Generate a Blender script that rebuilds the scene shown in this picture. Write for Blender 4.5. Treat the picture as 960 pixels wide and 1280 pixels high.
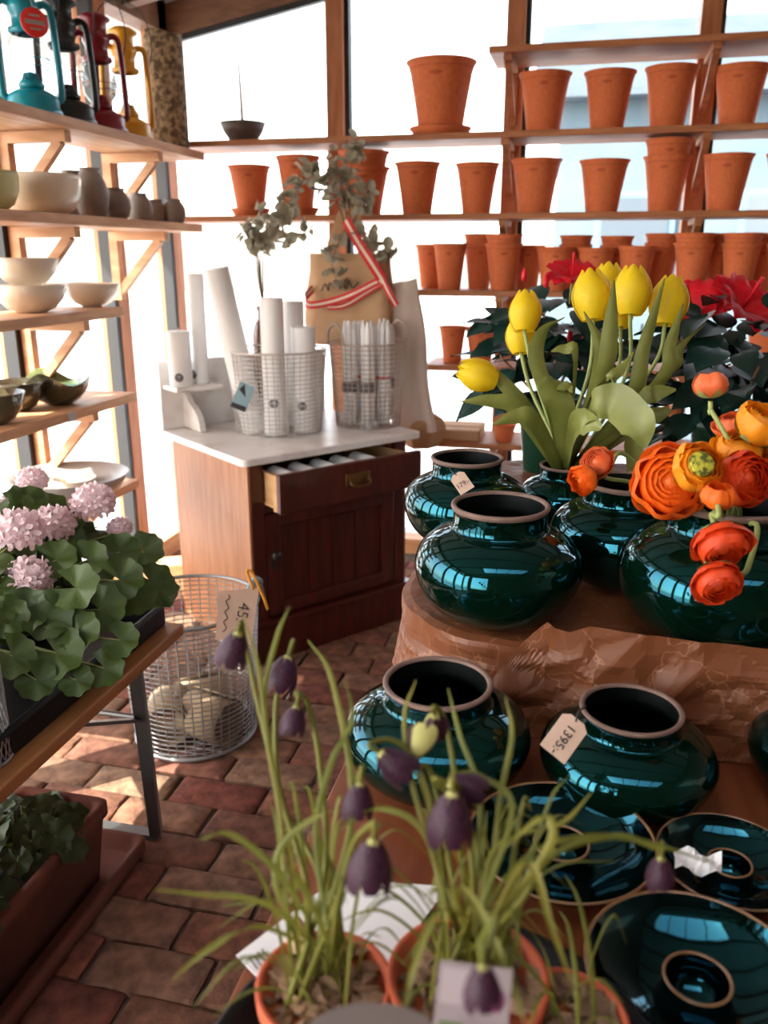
import bpy, math, random
from mathutils import Vector, Matrix, noise
random.seed(7)
for o in list(bpy.data.objects): bpy.data.objects.remove(o)
SC = bpy.context.scene
COL = SC.collection
V = Vector
rad = math.radians
# ------------------------------------------------------------------ camera
FPX = 1050.0; PITCH = rad(17.0); YAW = rad(13.3); CAM = V((0, 0, 1.4))
cF = V((-math.sin(YAW)*math.cos(PITCH), math.cos(YAW)*math.cos(PITCH), -math.sin(PITCH)))
cR = V((math.cos(YAW), math.sin(YAW), 0)); cU = cR.cross(cF)
cd = bpy.data.cameras.new('camera'); cam = bpy.data.objects.new('camera', cd); COL.objects.link(cam)
cd.sensor_fit = 'VERTICAL'; cd.sensor_height = 32.0; cd.sensor_width = 24.0; cd.lens = 32.0*FPX/1280
cd.clip_start = 0.02; cd.clip_end = 200
cam.location = CAM
cam.rotation_euler = Matrix((cR, cU, -cF)).transposed().to_euler()
cd.dof.use_dof = True; cd.dof.focus_distance = 1.42; cd.dof.aperture_fstop = 3.8
SC.camera = cam
def px(u, v, x=None, y=None, z=None, d=None):
    """world point that the photograph shows at pixel (u, v), on a given plane or at a given depth"""
    r = cF*FPX + cR*(u-480) + cU*(640-v)
    if x is not None: k = (x-CAM.x)/r.x
    elif y is not None: k = (y-CAM.y)/r.y
    elif z is not None: k = (z-CAM.z)/r.z
    else: k = d/FPX
    return CAM + r*k
# ------------------------------------------------------------------ sky, sun, exposure
SUN_EL = rad(42); SUN_DIR = V((-.70, -.71, 0)).normalized()
w = bpy.data.worlds.new('sky'); SC.world = w; w.use_nodes = True
nt = w.node_tree; bg = nt.nodes['Background']
sk = nt.nodes.new('ShaderNodeTexSky'); sk.sky_type = 'NISHITA'; sk.sun_disc = False
sk.sun_elevation = SUN_EL; sk.sun_rotation = math.atan2(SUN_DIR.x, SUN_DIR.y); sk.air_density = 1.0; sk.dust_density = 1.6
hs = nt.nodes.new('ShaderNodeHueSaturation'); hs.inputs['Saturation'].default_value = .45
tn = nt.nodes.new('ShaderNodeMixRGB'); tn.blend_type = 'MULTIPLY'; tn.inputs[0].default_value = 1; tn.inputs[2].default_value = (1.0, .94, .88, 1)
nt.links.new(sk.outputs[0], hs.inputs['Color']); nt.links.new(hs.outputs[0], tn.inputs[1]); nt.links.new(tn.outputs[0], bg.inputs[0]); bg.inputs[1].default_value = 0.55
sd = bpy.data.lights.new('sun', 'SUN'); sd.energy = 9.0; sd.angle = rad(0.6); sd.color = (1, .93, .82)
sun = bpy.data.objects.new('sun', sd); COL.objects.link(sun); sun.location = (-6, -2, 8)
sv = (SUN_DIR*math.cos(SUN_EL) + V((0, 0, math.sin(SUN_EL))))
sun.rotation_euler = sv.to_track_quat('Z', 'Y').to_euler()
vs = SC.view_settings; vs.view_transform = 'Standard'; vs.look = 'None'; vs.gamma = 1; vs.use_curve_mapping = False
vs.exposure = 1.35
# ------------------------------------------------------------------ materials
MATS = {}
def mat(name, c1, c2=None, rough=.6, metal=0, scale=8, stretch=(1, 1, 1), bump=0, bscale=40, spec=.5, trans=0, coat=0,
        sub=0, tint=None, rnd=None, detail=4, ramp=(.35, .65), emit=None, kind='noise', ior=1.45, transl=None):
    m = bpy.data.materials.new(name); m.use_nodes = True; MATS[name] = m
    t = m.node_tree; N = t.nodes; L = t.links
    b = N['Principled BSDF']; I = b.inputs
    I['Base Color'].default_value = (*c1, 1); I['Roughness'].default_value = rough; I['Metallic'].default_value = metal
    I['Specular IOR Level'].default_value = spec; I['Transmission Weight'].default_value = trans; I['IOR'].default_value = ior
    I['Coat Weight'].default_value = coat; I['Coat Roughness'].default_value = .04
    if tint: I['Specular Tint'].default_value = (*tint, 1)
    tc = N.new('ShaderNodeTexCoord'); mp = N.new('ShaderNodeMapping'); mp.inputs['Scale'].default_value = stretch
    L.new(tc.outputs['Object'], mp.inputs['Vector'])
    col = None
    if c2 is not None:
        if kind == 'checker':
            n = N.new('ShaderNodeTexChecker'); n.inputs['Scale'].default_value = scale; fac = n.outputs['Fac']
        elif kind == 'wave':
            n = N.new('ShaderNodeTexWave'); n.inputs['Scale'].default_value = scale; n.inputs['Distortion'].default_value = 5
            n.inputs['Detail'].default_value = detail; n.inputs['Detail Scale'].default_value = 1.4; fac = n.outputs['Fac']
        elif kind == 'crease':
            n = N.new('ShaderNodeTexVoronoi'); n.feature = 'DISTANCE_TO_EDGE'; n.inputs['Scale'].default_value = scale; fac = n.outputs['Distance']
            nz = N.new('ShaderNodeTexNoise'); nz.inputs['Scale'].default_value = 6; nz.inputs['Detail'].default_value = 5
            ad = N.new('ShaderNodeMixRGB'); ad.inputs[0].default_value = .35
            L.new(mp.outputs[0], nz.inputs['Vector']); L.new(mp.outputs[0], ad.inputs[1]); L.new(nz.outputs['Color'], ad.inputs[2]); L.new(ad.outputs[0], n.inputs['Vector'])
        else:
            n = N.new('ShaderNodeTexNoise'); n.inputs['Scale'].default_value = scale; n.inputs['Detail'].default_value = detail; fac = n.outputs['Fac']
        if kind != 'crease': L.new(mp.outputs[0], n.inputs['Vector'])
        r = N.new('ShaderNodeValToRGB'); r.color_ramp.elements[0].position = ramp[0]; r.color_ramp.elements[1].position = ramp[1]
        r.color_ramp.elements[0].color = (*c1, 1); r.color_ramp.elements[1].color = (*c2, 1)
        L.new(fac, r.inputs[0]); col = r.outputs[0]
    if rnd:
        oi = N.new('ShaderNodeObjectInfo'); r2 = N.new('ShaderNodeValToRGB'); r2.color_ramp.interpolation = 'LINEAR'
        els = r2.color_ramp.elements
        while len(els) < len(rnd): els.new(.5)
        for i, c in enumerate(rnd): els[i].position = i/(len(rnd)-1); els[i].color = (*c, 1)
        L.new(oi.outputs['Random'], r2.inputs[0])
        if col is None: col = r2.outputs[0]
        else:
            mx = N.new('ShaderNodeMixRGB'); mx.blend_type = 'MULTIPLY'; mx.inputs[0].default_value = 1
            L.new(col, mx.inputs[1]); L.new(r2.outputs[0], mx.inputs[2]); col = mx.outputs[0]
    if col is not None: L.new(col, I['Base Color'])
    if bump:
        nb = N.new('ShaderNodeTexNoise'); nb.inputs['Scale'].default_value = bscale; nb.inputs['Detail'].default_value = 5
        L.new(mp.outputs[0], nb.inputs['Vector'])
        bp = N.new('ShaderNodeBump'); bp.inputs['Strength'].default_value = bump; bp.inputs['Distance'].default_value = .004
        L.new(nb.outputs['Fac'], bp.inputs['Height']); L.new(bp.outputs[0], I['Normal'])
        if coat: L.new(bp.outputs[0], I['Coat Normal'])
    if transl:
        out = N['Material Output']; tr = N.new('ShaderNodeBsdfTranslucent'); ms = N.new('ShaderNodeMixShader'); ms.inputs[0].default_value = transl
        if col is not None: L.new(col, tr.inputs[0])
        else: tr.inputs[0].default_value = (*c1, 1)
        L.new(b.outputs[0], ms.inputs[1]); L.new(tr.outputs[0], ms.inputs[2]); L.new(ms.outputs[0], out.inputs[0])
    return m
def glassmat(name, tint=(1, 1, 1)):
    m = bpy.data.materials.new(name); m.use_nodes = True; MATS[name] = m
    t = m.node_tree; N = t.nodes; N.remove(N['Principled BSDF'])
    a = N.new('ShaderNodeBsdfTransparent'); a.inputs[0].default_value = (*tint, 1); g = N.new('ShaderNodeBsdfGlossy'); g.inputs['Roughness'].default_value = .02
    f = N.new('ShaderNodeLayerWeight'); s = N.new('ShaderNodeMixShader')
    pw = N.new('ShaderNodeMath'); pw.operation = 'POWER'; pw.inputs[1].default_value = 5; t.links.new(f.outputs['Facing'], pw.inputs[0])
    ma = N.new('ShaderNodeMath'); ma.operation = 'MULTIPLY_ADD'; ma.inputs[1].default_value = .6; ma.inputs[2].default_value = .025; t.links.new(pw.outputs[0], ma.inputs[0])
    t.links.new(ma.outputs[0], s.inputs[0]); t.links.new(a.outputs[0], s.inputs[1]); t.links.new(g.outputs[0], s.inputs[2])
    t.links.new(s.outputs[0], N['Material Output'].inputs[0]); return m
mat('pine', (.60, .33, .17), (.46, .21, .09), .55, scale=5, stretch=(1, 6, 6), bump=.1, kind='noise')
mat('pine_y', (.62, .36, .19), (.47, .22, .10), .55, scale=5, stretch=(9, 1, 9), bump=.1)
mat('pine_z', (.47, .19, .08), (.34, .12, .045), .55, scale=5, stretch=(9, 9, 1), bump=.1)
mat('rack_wood', (.42, .16, .06), (.30, .10, .035), .55, scale=5, stretch=(1, 9, 9), bump=.1)
mat('gasket', (.02, .02, .022), rough=.5)
mat('roof_panel', (.62, .56, .48), (.55, .49, .42), .7, scale=3)
mat('beam', (.22, .10, .05), (.13, .06, .03), .6, scale=5, stretch=(2, 2, 9), bump=.2)
glassmat('window_glass', (.97, .985, .985))
glassmat('lantern_glass', (.95, .96, .96))
mat('mortar', (.07, .055, .045), (.13, .10, .08), .95, scale=30, bump=.5)
mat('brick', (.40, .37, .35), (1.1, 1.08, 1.05), .9, scale=22, detail=10, bump=1.0, bscale=45, ramp=(.32, .66),
    rnd=[(.24, .075, .045), (.27, .135, .08), (.19, .04, .03), (.29, .18, .115), (.22, .085, .05), (.26, .15, .095), (.17, .055, .035)])
mat('paving', (.50, .52, .54), (.42, .44, .46), .9, scale=2)
mat('plaster_pale', (.10, .14, .165), (.08, .115, .14), .9, scale=1.5)
mat('slate', (.06, .08, .10), (.045, .065, .08), .8, scale=3)
mat('paint_blue', (.10, .20, .27), rough=.6)
mat('dark_pane', (.08, .10, .12), rough=.1)
mat('panel_wall', (.16, .08, .045), (.11, .05, .03), .6, scale=4, stretch=(8, 8, 1), bump=.1)
mat('terracotta', (.60, .155, .050), (.52, .12, .038), .8, scale=12, bump=.12, bscale=90)
mat('terracotta_mark', (.40, .08, .025), rough=.8)
mat('terracotta_old_shaded', (.15, .040, .020), (.11, .027, .014), .85, scale=9, bump=.3)  # old terracotta, colour darkened further for the shade under the bench
mat('stoneware', (.25, .205, .185), (.20, .165, .15), .6, scale=10, bump=.1)
mat('stoneware_dark', (.13, .10, .085), (.10, .075, .065), .55, scale=10)
mat('cream_glaze', (.74, .66, .54), (.66, .55, .42), .35, scale=6, coat=.3)
mat('yellow_glaze', (.62, .55, .25), (.45, .42, .2), .35, scale=9)
mat('bowl_dark', (.035, .03, .02), (.06, .055, .03), .15, scale=10, coat=.8)
mat('bowl_green', (.20, .22, .06), (.05, .10, .07), .15, scale=16, coat=.8)
mat('grey_glaze', (.42, .39, .36), (.33, .30, .28), .35, scale=6, coat=.3)
mat('bark', (.34, .23, .13), (.09, .055, .03), .9, scale=45, detail=8, bump=.6, ramp=(.4, .6))
mat('lantern_teal', (.0, .22, .29), rough=.3, coat=.15)
mat('lantern_black', (.010, .010, .009), rough=.35)
mat('lantern_red', (.20, .003, .010), rough=.3, coat=.1)
mat('lantern_yellow', (.62, .28, .01), rough=.3, coat=.1)
mat('brass', (.22, .13, .05), rough=.4, metal=1)
mat('tag_red', (.75, .03, .02), rough=.5)
mat('tag_grey', (.35, .3, .28), rough=.5)
mat('white_wax', (.90, .89, .88), rough=.45, spec=.4)
mat('wick', (.7, .68, .62), rough=.8)
mat('label_grey', (.12, .11, .12), rough=.5)
mat('label_silver', (.45, .44, .46), rough=.4)
mat('marble', (.86, .83, .80), (.55, .46, .40), .3, scale=7, detail=9, ramp=(.5, .78), spec=.5)
mat('cabinet_side', (.40, .175, .075), (.30, .115, .045), .5, scale=5, stretch=(7, 7, .8), bump=.1)
mat('mahogany', (.085, .012, .007), (.05, .007, .004), .32, scale=5, stretch=(6, 6, .8), coat=.3)
mat('drawer_wood', (.62, .38, .19), (.50, .28, .12), .6, scale=6, stretch=(6, 1, 6))
mat('iron', (.05, .045, .04), rough=.5, metal=.6)
mat('wire_warm', (.46, .36, .30), rough=.45, metal=.5)
mat('wire_light', (.62, .58, .54), rough=.4, metal=.4)
mat('wire_zinc', (.36, .37, .38), rough=.45, metal=.7)
mat('bottle_brown', (.10, .022, .012), rough=.18, coat=.4)
mat('eucalyptus', (.44, .40, .30), (.32, .29, .21), .7, scale=20, transl=.4)
mat('twig', (.16, .09, .06), rough=.8)
mat('kraft', (.50, .30, .16), (.43, .25, .13), .8, scale=10, bump=.15)
mat('canvas', (.66, .54, .46), (.60, .49, .42), .9, scale=8, bump=.2, bscale=200)
mat('ribbon_red', (.62, .015, .02), rough=.6)
mat('ribbon_cream', (.78, .60, .46), rough=.6)
mat('ink', (.03, .025, .025), rough=.6)
mat('tag_paper', (.66, .46, .36), (.60, .41, .31), .8, scale=20)
mat('string_orange', (.72, .30, .02), rough=.7)
mat('handle_blue', (.25, .38, .43), rough=.4)
mat('leather', (.40, .30, .19), (.32, .23, .14), .7, scale=12)
mat('tray_black', (.006, .006, .007), rough=.42, spec=.25)
mat('steel', (.18, .185, .19), rough=.4, metal=.8)
mat('bench_wood', (.45, .19, .06), (.34, .13, .04), .5, scale=5, stretch=(9, 1, 9), coat=.15)
mat('table_wood', (.21, .058, .020), (.14, .032, .010), .42, scale=4, stretch=(10, 1.2, 10), bump=.1, coat=.2)
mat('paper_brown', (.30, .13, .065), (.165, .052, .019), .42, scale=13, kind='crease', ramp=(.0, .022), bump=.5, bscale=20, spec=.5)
mat('white_paper', (.80, .78, .77), (.74, .72, .72), .7, scale=6)
mat('glaze', (.0005, .0045, .0022), (.001, .009, .0045), .045, scale=6, detail=6, bump=.02, bscale=14, ior=1.72, tint=(.14, .74, 1))  # cyan of the reflected skylight is put into the specular tint
mat('glaze_dark', (.0003, .001, .001), (.0006, .002, .0016), .05, scale=6, detail=6, bump=.05, bscale=20, ior=1.72, tint=(.14, .74, 1))  # same cyan tint colours the sky reflections here
mat('glaze_inside', (.0006, .002, .0016), rough=.5, spec=.15)
mat('raw_clay', (.20, .125, .10), (.15, .09, .07), .7, scale=40)
mat('rim_brown', (.24, .125, .055), (.15, .07, .03), .3, scale=40, coat=.5)
mat('tulip', (.86, .66, .015), (.80, .54, .01), .5, scale=14, stretch=(3, 3, .5), transl=.35)
mat('tulip_leaf', (.15, .165, .032), (.21, .225, .055), .42, scale=16, stretch=(1, 1, 1), transl=.12)
mat('stem', (.26, .30, .09), rough=.5)
mat('ranunculus', (.88, .20, .012), (.85, .115, .012), .5, scale=22, transl=.3)
mat('ranunculus_red', (.80, .085, .012), (.72, .05, .008), .5, scale=22, transl=.3)
mat('ranunculus_gold', (.90, .36, .012), (.86, .27, .01), .5, scale=22, transl=.3)
mat('ranunculus_salmon', (.86, .22, .07), (.80, .15, .05), .5, scale=22, transl=.3)
mat('ranunculus_eye', (.46, .42, .03), (.07, .08, .01), .6, scale=9, detail=6, ramp=(.42, .56))
mat('sepal', (.28, .30, .09), rough=.6)
mat('hibiscus', (.72, .008, .02), (.58, .004, .015), .5, scale=14, transl=.25)
mat('hibiscus_leaf', (.004, .018, .014), (.008, .032, .024), .36, scale=14, spec=.3)
mat('pot_green', (.008, .045, .025), rough=.35)
mat('soil', (.012, .008, .006), (.03, .02, .012), .95, scale=60, bump=.8)
mat('geranium_leaf', (.033, .064, .011), (.062, .095, .017), .5, scale=24, transl=.2, rnd=[(.75, .8, .7), (1.15, 1.1, .9), (.95, 1, .8), (1.25, 1.2, 1.1)])
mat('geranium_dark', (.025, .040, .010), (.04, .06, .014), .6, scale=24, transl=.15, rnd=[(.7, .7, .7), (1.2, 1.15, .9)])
mat('geranium_pink', (.88, .52, .58), (.92, .84, .84), .6, scale=40, ramp=(.35, .6), transl=.25)
mat('frit_leaf', (.165, .175, .030), (.22, .205, .035), .5, scale=18, transl=.3, rnd=[(.8, .85, .8), (1.1, 1.1, 1), (1, .9, .7), (.75, .85, .8)])
mat('frit_petal', (.032, .006, .019), (.085, .027, .055), .5, scale=7, kind='checker', transl=.3)
mat('frit_pale', (.66, .62, .22), rough=.5, transl=.3)
mat('frit_pot', (.52, .10, .035), (.45, .08, .03), .7, scale=12)
mat('chip', (.24, .145, .085), (.12, .065, .035), .85, scale=30, rnd=[(1, 1, 1), (1.5, 1.4, 1.3)])
mat('bulb', (.55, .36, .22), rough=.6)
mat('photo_card', (.34, .27, .28), (.25, .20, .21), .5, scale=30)
mat('card_purple', (.16, .03, .09), (.28, .08, .17), .5, scale=60)
mat('card_green', (.10, .16, .04), rough=.5)
mat('card_pale', (.40, .33, .34), rough=.5)
mat('label_dark', (.13, .10, .09), rough=.4)
# ------------------------------------------------------------------ mesh helpers
def spline(P, n=6):
    P = [V(p) for p in P]
    if len(P) < 3: return [P[0].lerp(P[-1], i/n) for i in range(n+1)]
    Q = [P[0]*2-P[1]] + P + [P[-1]*2-P[-2]]; out = []
    for i in range(1, len(Q)-2):
        a, b, c, d = Q[i-1:i+3]
        for k in range(n):
            t = k/n
            out.append(.5*((2*b)+(c-a)*t+(2*a-5*b+4*c-d)*t*t+(3*b-a-3*c+d)*t**3))
    out.append(P[-1]); return out
def resample(vals, n):
    out = []
    for i in range(n):
        t = i/(n-1)*(len(vals)-1); k = min(int(t), len(vals)-2); out.append(vals[k]+(vals[k+1]-vals[k])*(t-k))
    return out
class MB:
    def __init__(s): s.v = []; s.f = []
    def add(s, vs_, fs):
        n = len(s.v); s.v += [V(p) for p in vs_]; s.f += [tuple(i+n for i in f) for f in fs]; return s
    def box(s, c, d, rz=0, m=None):
        c = V(c); h = V(d)/2; R = Matrix.Rotation(rz, 3, 'Z')
        P = [V((x*h.x, y*h.y, z*h.z)) for z in (-1, 1) for x, y in ((-1, -1), (1, -1), (1, 1), (-1, 1))]
        P = [(m @ p if m else R @ p) + c for p in P]
        return s.add(P, [(3, 2, 1, 0), (4, 5, 6, 7), (0, 1, 5, 4), (1, 2, 6, 5), (2, 3, 7, 6), (3, 0, 4, 7)])
    def bar(s, a, b, w, h, up=(0, 0, 1)):
        a = V(a); b = V(b); z = (b-a); L = z.length; z.normalize(); x = z.cross(V(up))
        if x.length < 1e-4: x = z.cross(V((0, 1, 0)))
        x.normalize(); y = x.cross(z); m = Matrix((x, y, z)).transposed()
        return s.box((a+b)/2, (w, h, L), m=m)
    def lathe(s, prof, seg=32, c=(0, 0, 0), wob=None):
        c = V(c); P = []; F = []; n = len(prof)
        for k in range(seg):
            a = 2*math.pi*k/seg
            for i, (r, z) in enumerate(prof):
                q = wob(a, r, z) if wob else (r, z)
                P.append(c+V((q[0]*math.cos(a), q[0]*math.sin(a), q[1])))
        for k in range(seg):
            k2 = (k+1) % seg
            for i in range(n-1): F.append((k*n+i, k2*n+i, k2*n+i+1, k*n+i+1))
        return s.add(P, F)
    def tube(s, P, r, seg=6, closed=False):
        P = [V(p) for p in P]; n = len(P); rr = [r]*n if not isinstance(r, (list, tuple)) else resample(r, n)
        pts = []; F = []; prev = None
        for i, p in enumerate(P):
            t = (P[(i+1) % n]-P[i-1]) if closed else (P[min(i+1, n-1)]-P[max(i-1, 0)])
            t.normalize()
            if prev is None:
                x = t.cross(V((0, 0, 1)))
                if x.length < .05: x = t.cross(V((1, 0, 0)))
            else: x = prev - t*prev.dot(t)
            x.normalize(); prev = x; y = t.cross(x)
            for k in range(seg):
                a = 2*math.pi*k/seg; pts.append(p+(x*math.cos(a)+y*math.sin(a))*rr[i])
        for i in range(n if closed else n-1):
            j = (i+1) % n
            for k in range(seg): F.append((i*seg+k, i*seg+(k+1) % seg, j*seg+(k+1) % seg, j*seg+k))
        if not closed: F += [tuple(reversed(range(seg))), tuple(range((n-1)*seg, n*seg))]
        return s.add(pts, F)
    def ring(s, c, R, r, seg=32, rs=6, sx=1, sy=1):
        c = V(c); return s.tube([c+V((R*sx*math.cos(2*math.pi*k/seg), R*sy*math.sin(2*math.pi*k/seg), 0)) for k in range(seg)], r, rs, True)
    def ribbon(s, P, w, side, fold=.15, th=0):
        """leaf blade along P; side = rough direction of its width"""
        P = [V(p) for p in P]; n = len(P); ww = [w]*n if not isinstance(w, (list, tuple)) else resample(w, n)
        pts = []; F = []; side = V(side)
        for i, p in enumerate(P):
            t = (P[min(i+1, n-1)]-P[max(i-1, 0)]).normalized(); sd_ = side - t*side.dot(t)
            if sd_.length < 1e-3: sd_ = t.cross(V((.3, .5, .8)))
            sd_.normalize(); nn = t.cross(sd_)
            for q in (-1, -.5, 0, .5, 1): pts.append(p+sd_*q*ww[i]/2+nn*abs(q)*fold*ww[i])
        for i in range(n-1):
            for k in range(4): F.append((i*5+k, i*5+k+1, i*5+k+6, i*5+k+5))
        return s.add(pts, F)
    def grid(s, fn, nu, nv, closeu=False):
        P = [fn(i/(nu-1 if not closeu else nu), j/(nv-1)) for i in range(nu) for j in range(nv)]; F = []
        for i in range(nu if closeu else nu-1):
            i2 = (i+1) % nu
            for j in range(nv-1): F.append((i*nv+j, i2*nv+j, i2*nv+j+1, i*nv+j+1))
        return s.add(P, F)
    def prism(s, pts, a, b):
        """closed outline pts (3D) swept by vector a -> b"""
        a = V(a); b = V(b); n = len(pts)
        return s.add([V(p)+a for p in pts]+[V(p)+b for p in pts], [tuple(reversed(range(n))), tuple(range(n, 2*n))]+[(i, (i+1) % n, n+(i+1) % n, n+i) for i in range(n)])
    def mesh(s, name, material, smooth=True):
        me = bpy.data.meshes.new(name); me.from_pydata([tuple(p) for p in s.v], [], s.f); me.validate(); me.update()
        if material: me.materials.append(MATS[material])
        if smooth:
            for p in me.polygons: p.use_smooth = True
        return me
    def build(s, name, material, parent=None, smooth=False, world=False, bevel=0, **kw):
        if world and parent is not None:
            m = world_of(parent).inverted(); s.v = [m @ p for p in s.v]
        o = link(name, s.mesh(name, material, smooth), parent)
        if smooth == 'auto' or (smooth and kw.get('angle')):
            pass
        if bevel:
            b = o.modifiers.new('bevel', 'BEVEL'); b.width = bevel; b.segments = 2; b.limit_method = 'ANGLE'
        for k in ('label', 'category', 'group', 'kind'):
            if kw.get(k): o[k] = kw[k]
        return o
def world_of(o):
    m = o.matrix_basis.copy()
    return world_of(o.parent) @ m if o.parent else m
def link(name, data, parent=None, m=None):
    o = bpy.data.objects.new(name, data); COL.objects.link(o)
    if parent is not None: o.parent = parent
    if m is not None: o.matrix_basis = m
    return o
def thing(name, label, cat, loc=(0, 0, 0), rz=0, group=None, kind=None):
    o = bpy.data.objects.new(name, None); COL.objects.link(o); o.location = loc; o.rotation_euler = (0, 0, rz); o.empty_display_size = .05
    o['label'] = label
    if cat: o['category'] = cat
    if group: o['group'] = group
    if kind: o['kind'] = kind
    o.matrix_basis = Matrix.Translation(V(loc)) @ Matrix.Rotation(rz, 4, 'Z')
    return o
def copy_tree(o, parent=None, **kw):
    c = o.copy(); COL.objects.link(c)
    if parent is not None: c.parent = parent
    for ch in o.children: copy_tree(ch, c)
    for k, v in kw.items(): c[k] = v
    return c
def frame(o, z, x=(1, 0, 0), s=1.0):
    """matrix at o whose z axis is z"""
    z = V(z).normalized(); x = V(x); x = x - z*x.dot(z)
    if x.length < 1e-3: x = z.cross(V((0, 1, .3)))
    x.normalize(); y = z.cross(x)
    m = Matrix.Identity(4)
    for i in range(3): m[i][0] = x[i]*s; m[i][1] = y[i]*s; m[i][2] = z[i]*s; m[i][3] = o[i]
    return m
def text_mesh(s, size, material, ext=.0003):
    cu = bpy.data.curves.new('lettering', 'FONT'); cu.body = s; cu.size = size; cu.extrude = ext; cu.align_x = 'CENTER'; cu.align_y = 'CENTER'; cu.resolution_u = 3
    t = bpy.data.objects.new('lettering', cu); COL.objects.link(t)
    me = bpy.data.meshes.new_from_object(t.evaluated_get(bpy.context.evaluated_depsgraph_get()))
    bpy.data.objects.remove(t); me.name = 'lettering'; me.materials.clear(); me.materials.append(MATS[material]); return me
def rrect(x0, x1, y0, y1, r, n=6):
    P = []
    for cx, cy, a0 in ((x1-r, y0+r, -90), (x1-r, y1-r, 0), (x0+r, y1-r, 90), (x0+r, y0+r, 180)):
        for k in range(n+1): a = rad(a0+90*k/n); P.append((cx+r*math.cos(a), cy+r*math.sin(a)))
    return P
# ------------------------------------------------------------------ the room
XL, YB, XR, YF = -1.9, 3.85, 2.2, -1.7
def zroof(x): return 2.45 + .178*(x-XL)
floor = MB().box(((XL+XR)/2, (YB+YF)/2, -.05), (XR-XL+.2, YB-YF+.2, .07)).build('floor', 'mortar', label='worn red and tan brick floor laid in running bond', kind='structure')
bricks = []
for k in range(7):
    rb = random.Random(k); L, W = .246, .1125; nx, ny = 8, 5; b = MB(); P = []; F = []
    for i in range(nx):
        for j in range(ny):
            u, v_ = (0, .03, .2, .4, .6, .8, .97, 1)[i], (0, .07, .5, .93, 1)[j]; e = (i in (0, nx-1)) + (j in (0, ny-1))
            P.append(((u-.5)*L+rb.uniform(-.0025, .0025), (v_-.5)*W+rb.uniform(-.002, .002), (0, -.0045, -.010)[e]+rb.uniform(-.0013, .0013)))
    for i in range(nx-1):
        for j in range(ny-1): F.append((i*ny+j, (i+1)*ny+j, (i+1)*ny+j+1, i*ny+j+1))
    loop = [i*ny for i in range(nx)]+[(nx-1)*ny+j for j in range(1, ny)]+[i*ny+ny-1 for i in range(nx-2, -1, -1)]+[j for j in range(ny-2, 0, -1)]
    n0 = len(P); P += [(P[i][0], P[i][1], -.03) for i in loop]
    for q in range(len(loop)): r = (q+1) % len(loop); F.append((loop[r], loop[q], n0+q, n0+r))
    me = b.add(P, F).mesh('brick', 'brick', True); bricks.append(me)
    for p in me.polygons: p.use_smooth = p.normal.z > .9
rb = random.Random(11)
for row in range(26):
    y = .76+row*.1165; off = (.125 if row % 2 else 0)+rb.uniform(-.03, .03)
    for i in range(10):
        x = -1.78+off+i*.252
        if x > .62: continue
        link('brick', rb.choice(bricks), floor, Matrix.Translation((x+rb.uniform(-.004, .004), y+rb.uniform(-.003, .003), rb.uniform(-.004, .003))) @ Matrix.Rotation(rb.uniform(-.02, .02)+(math.pi if rb.random() < .5 else 0), 4, 'Z') @ Matrix.Scale(rb.uniform(.97, 1.0), 4, (1, 0, 0)))
# left glazed wall
LP = [YF+.05, -.95, -.2, .55, 1.2, 1.95, 2.63, 3.29, YB-.03]
wl = MB().box((XL-.05, (YB+YF)/2, .04), (.1, YB-YF, .1)).build('wall_left', 'pine_y', label='timber framed glazed side wall with low sill', kind='structure')
for y in LP:
    p = MB().box((XL-.045, y, 1.24), (.09, .085, 2.44)).build('post', 'pine_z', wl)
    MB().box((XL-.028, y-.055, 1.24), (.05, .03, 2.40)).build('gasket', 'gasket', p)
MB().box((XL-.05, (YB+YF)/2, 2.41), (.1, YB-YF, .14)).build('eave_beam', 'beam', wl)
n = 1
for a, b in zip(LP[:-1], LP[1:]):
    MB().box((XL-.07, (a+b)/2, 1.22), (.006, b-a-.08, 2.3)).build('window_%d' % n, 'window_glass', label='tall clear pane in the glazed side wall', kind='structure'); n += 1
# back glazed wall
BP = [-1.13, -.36, .39, 1.14, 1.9]
wb = MB().box(((XL+XR)/2, YB+.05, .02), (XR-XL, .1, .08)).build('wall_back', 'pine', label='timber framed glazed back wall behind the pot shelves', kind='structure')
for x in BP:
    h = zroof(x)-.05
    p = MB().box((x, YB+.045, h/2), (.075, .09, h)).build('post', 'pine_z', wb)
    MB().box((x+.047, YB+.06, h/2), (.02, .05, h-.06)).build('gasket', 'gasket', p)
MB().bar((XL-.1, YB+.05, zroof(XL-.1)-.06), (XR, YB+.05, zroof(XR)-.06), .1, .13).build('header_beam', 'beam', wb)
MB().bar((XL-.1, YB+.02, zroof(XL-.1)-.135), (XR, YB+.02, zroof(XR)-.135), .03, .03).build('gasket', 'gasket', wb)
MB().box(((XL+XR)/2, YB+.05, .215), (XR-XL, .05, .035)).build('lower_rail', 'gasket', wb)
XS = [XL]+BP+[XR]
for a, b in zip(XS[:-1], XS[1:]):
    zt0, zt1 = zroof(a)-.1, zroof(b)-.1
    MB().prism([(a+.03, YB+.06, .05), (b-.03, YB+.06, .05), (b-.03, YB+.06, zt1), (a+.03, YB+.06, zt0)], (0, 0, 0), (0, .006, 0)).build('window_%d' % n, 'window_glass', label='tall clear pane in the glazed back wall', kind='structure'); n += 1
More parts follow.
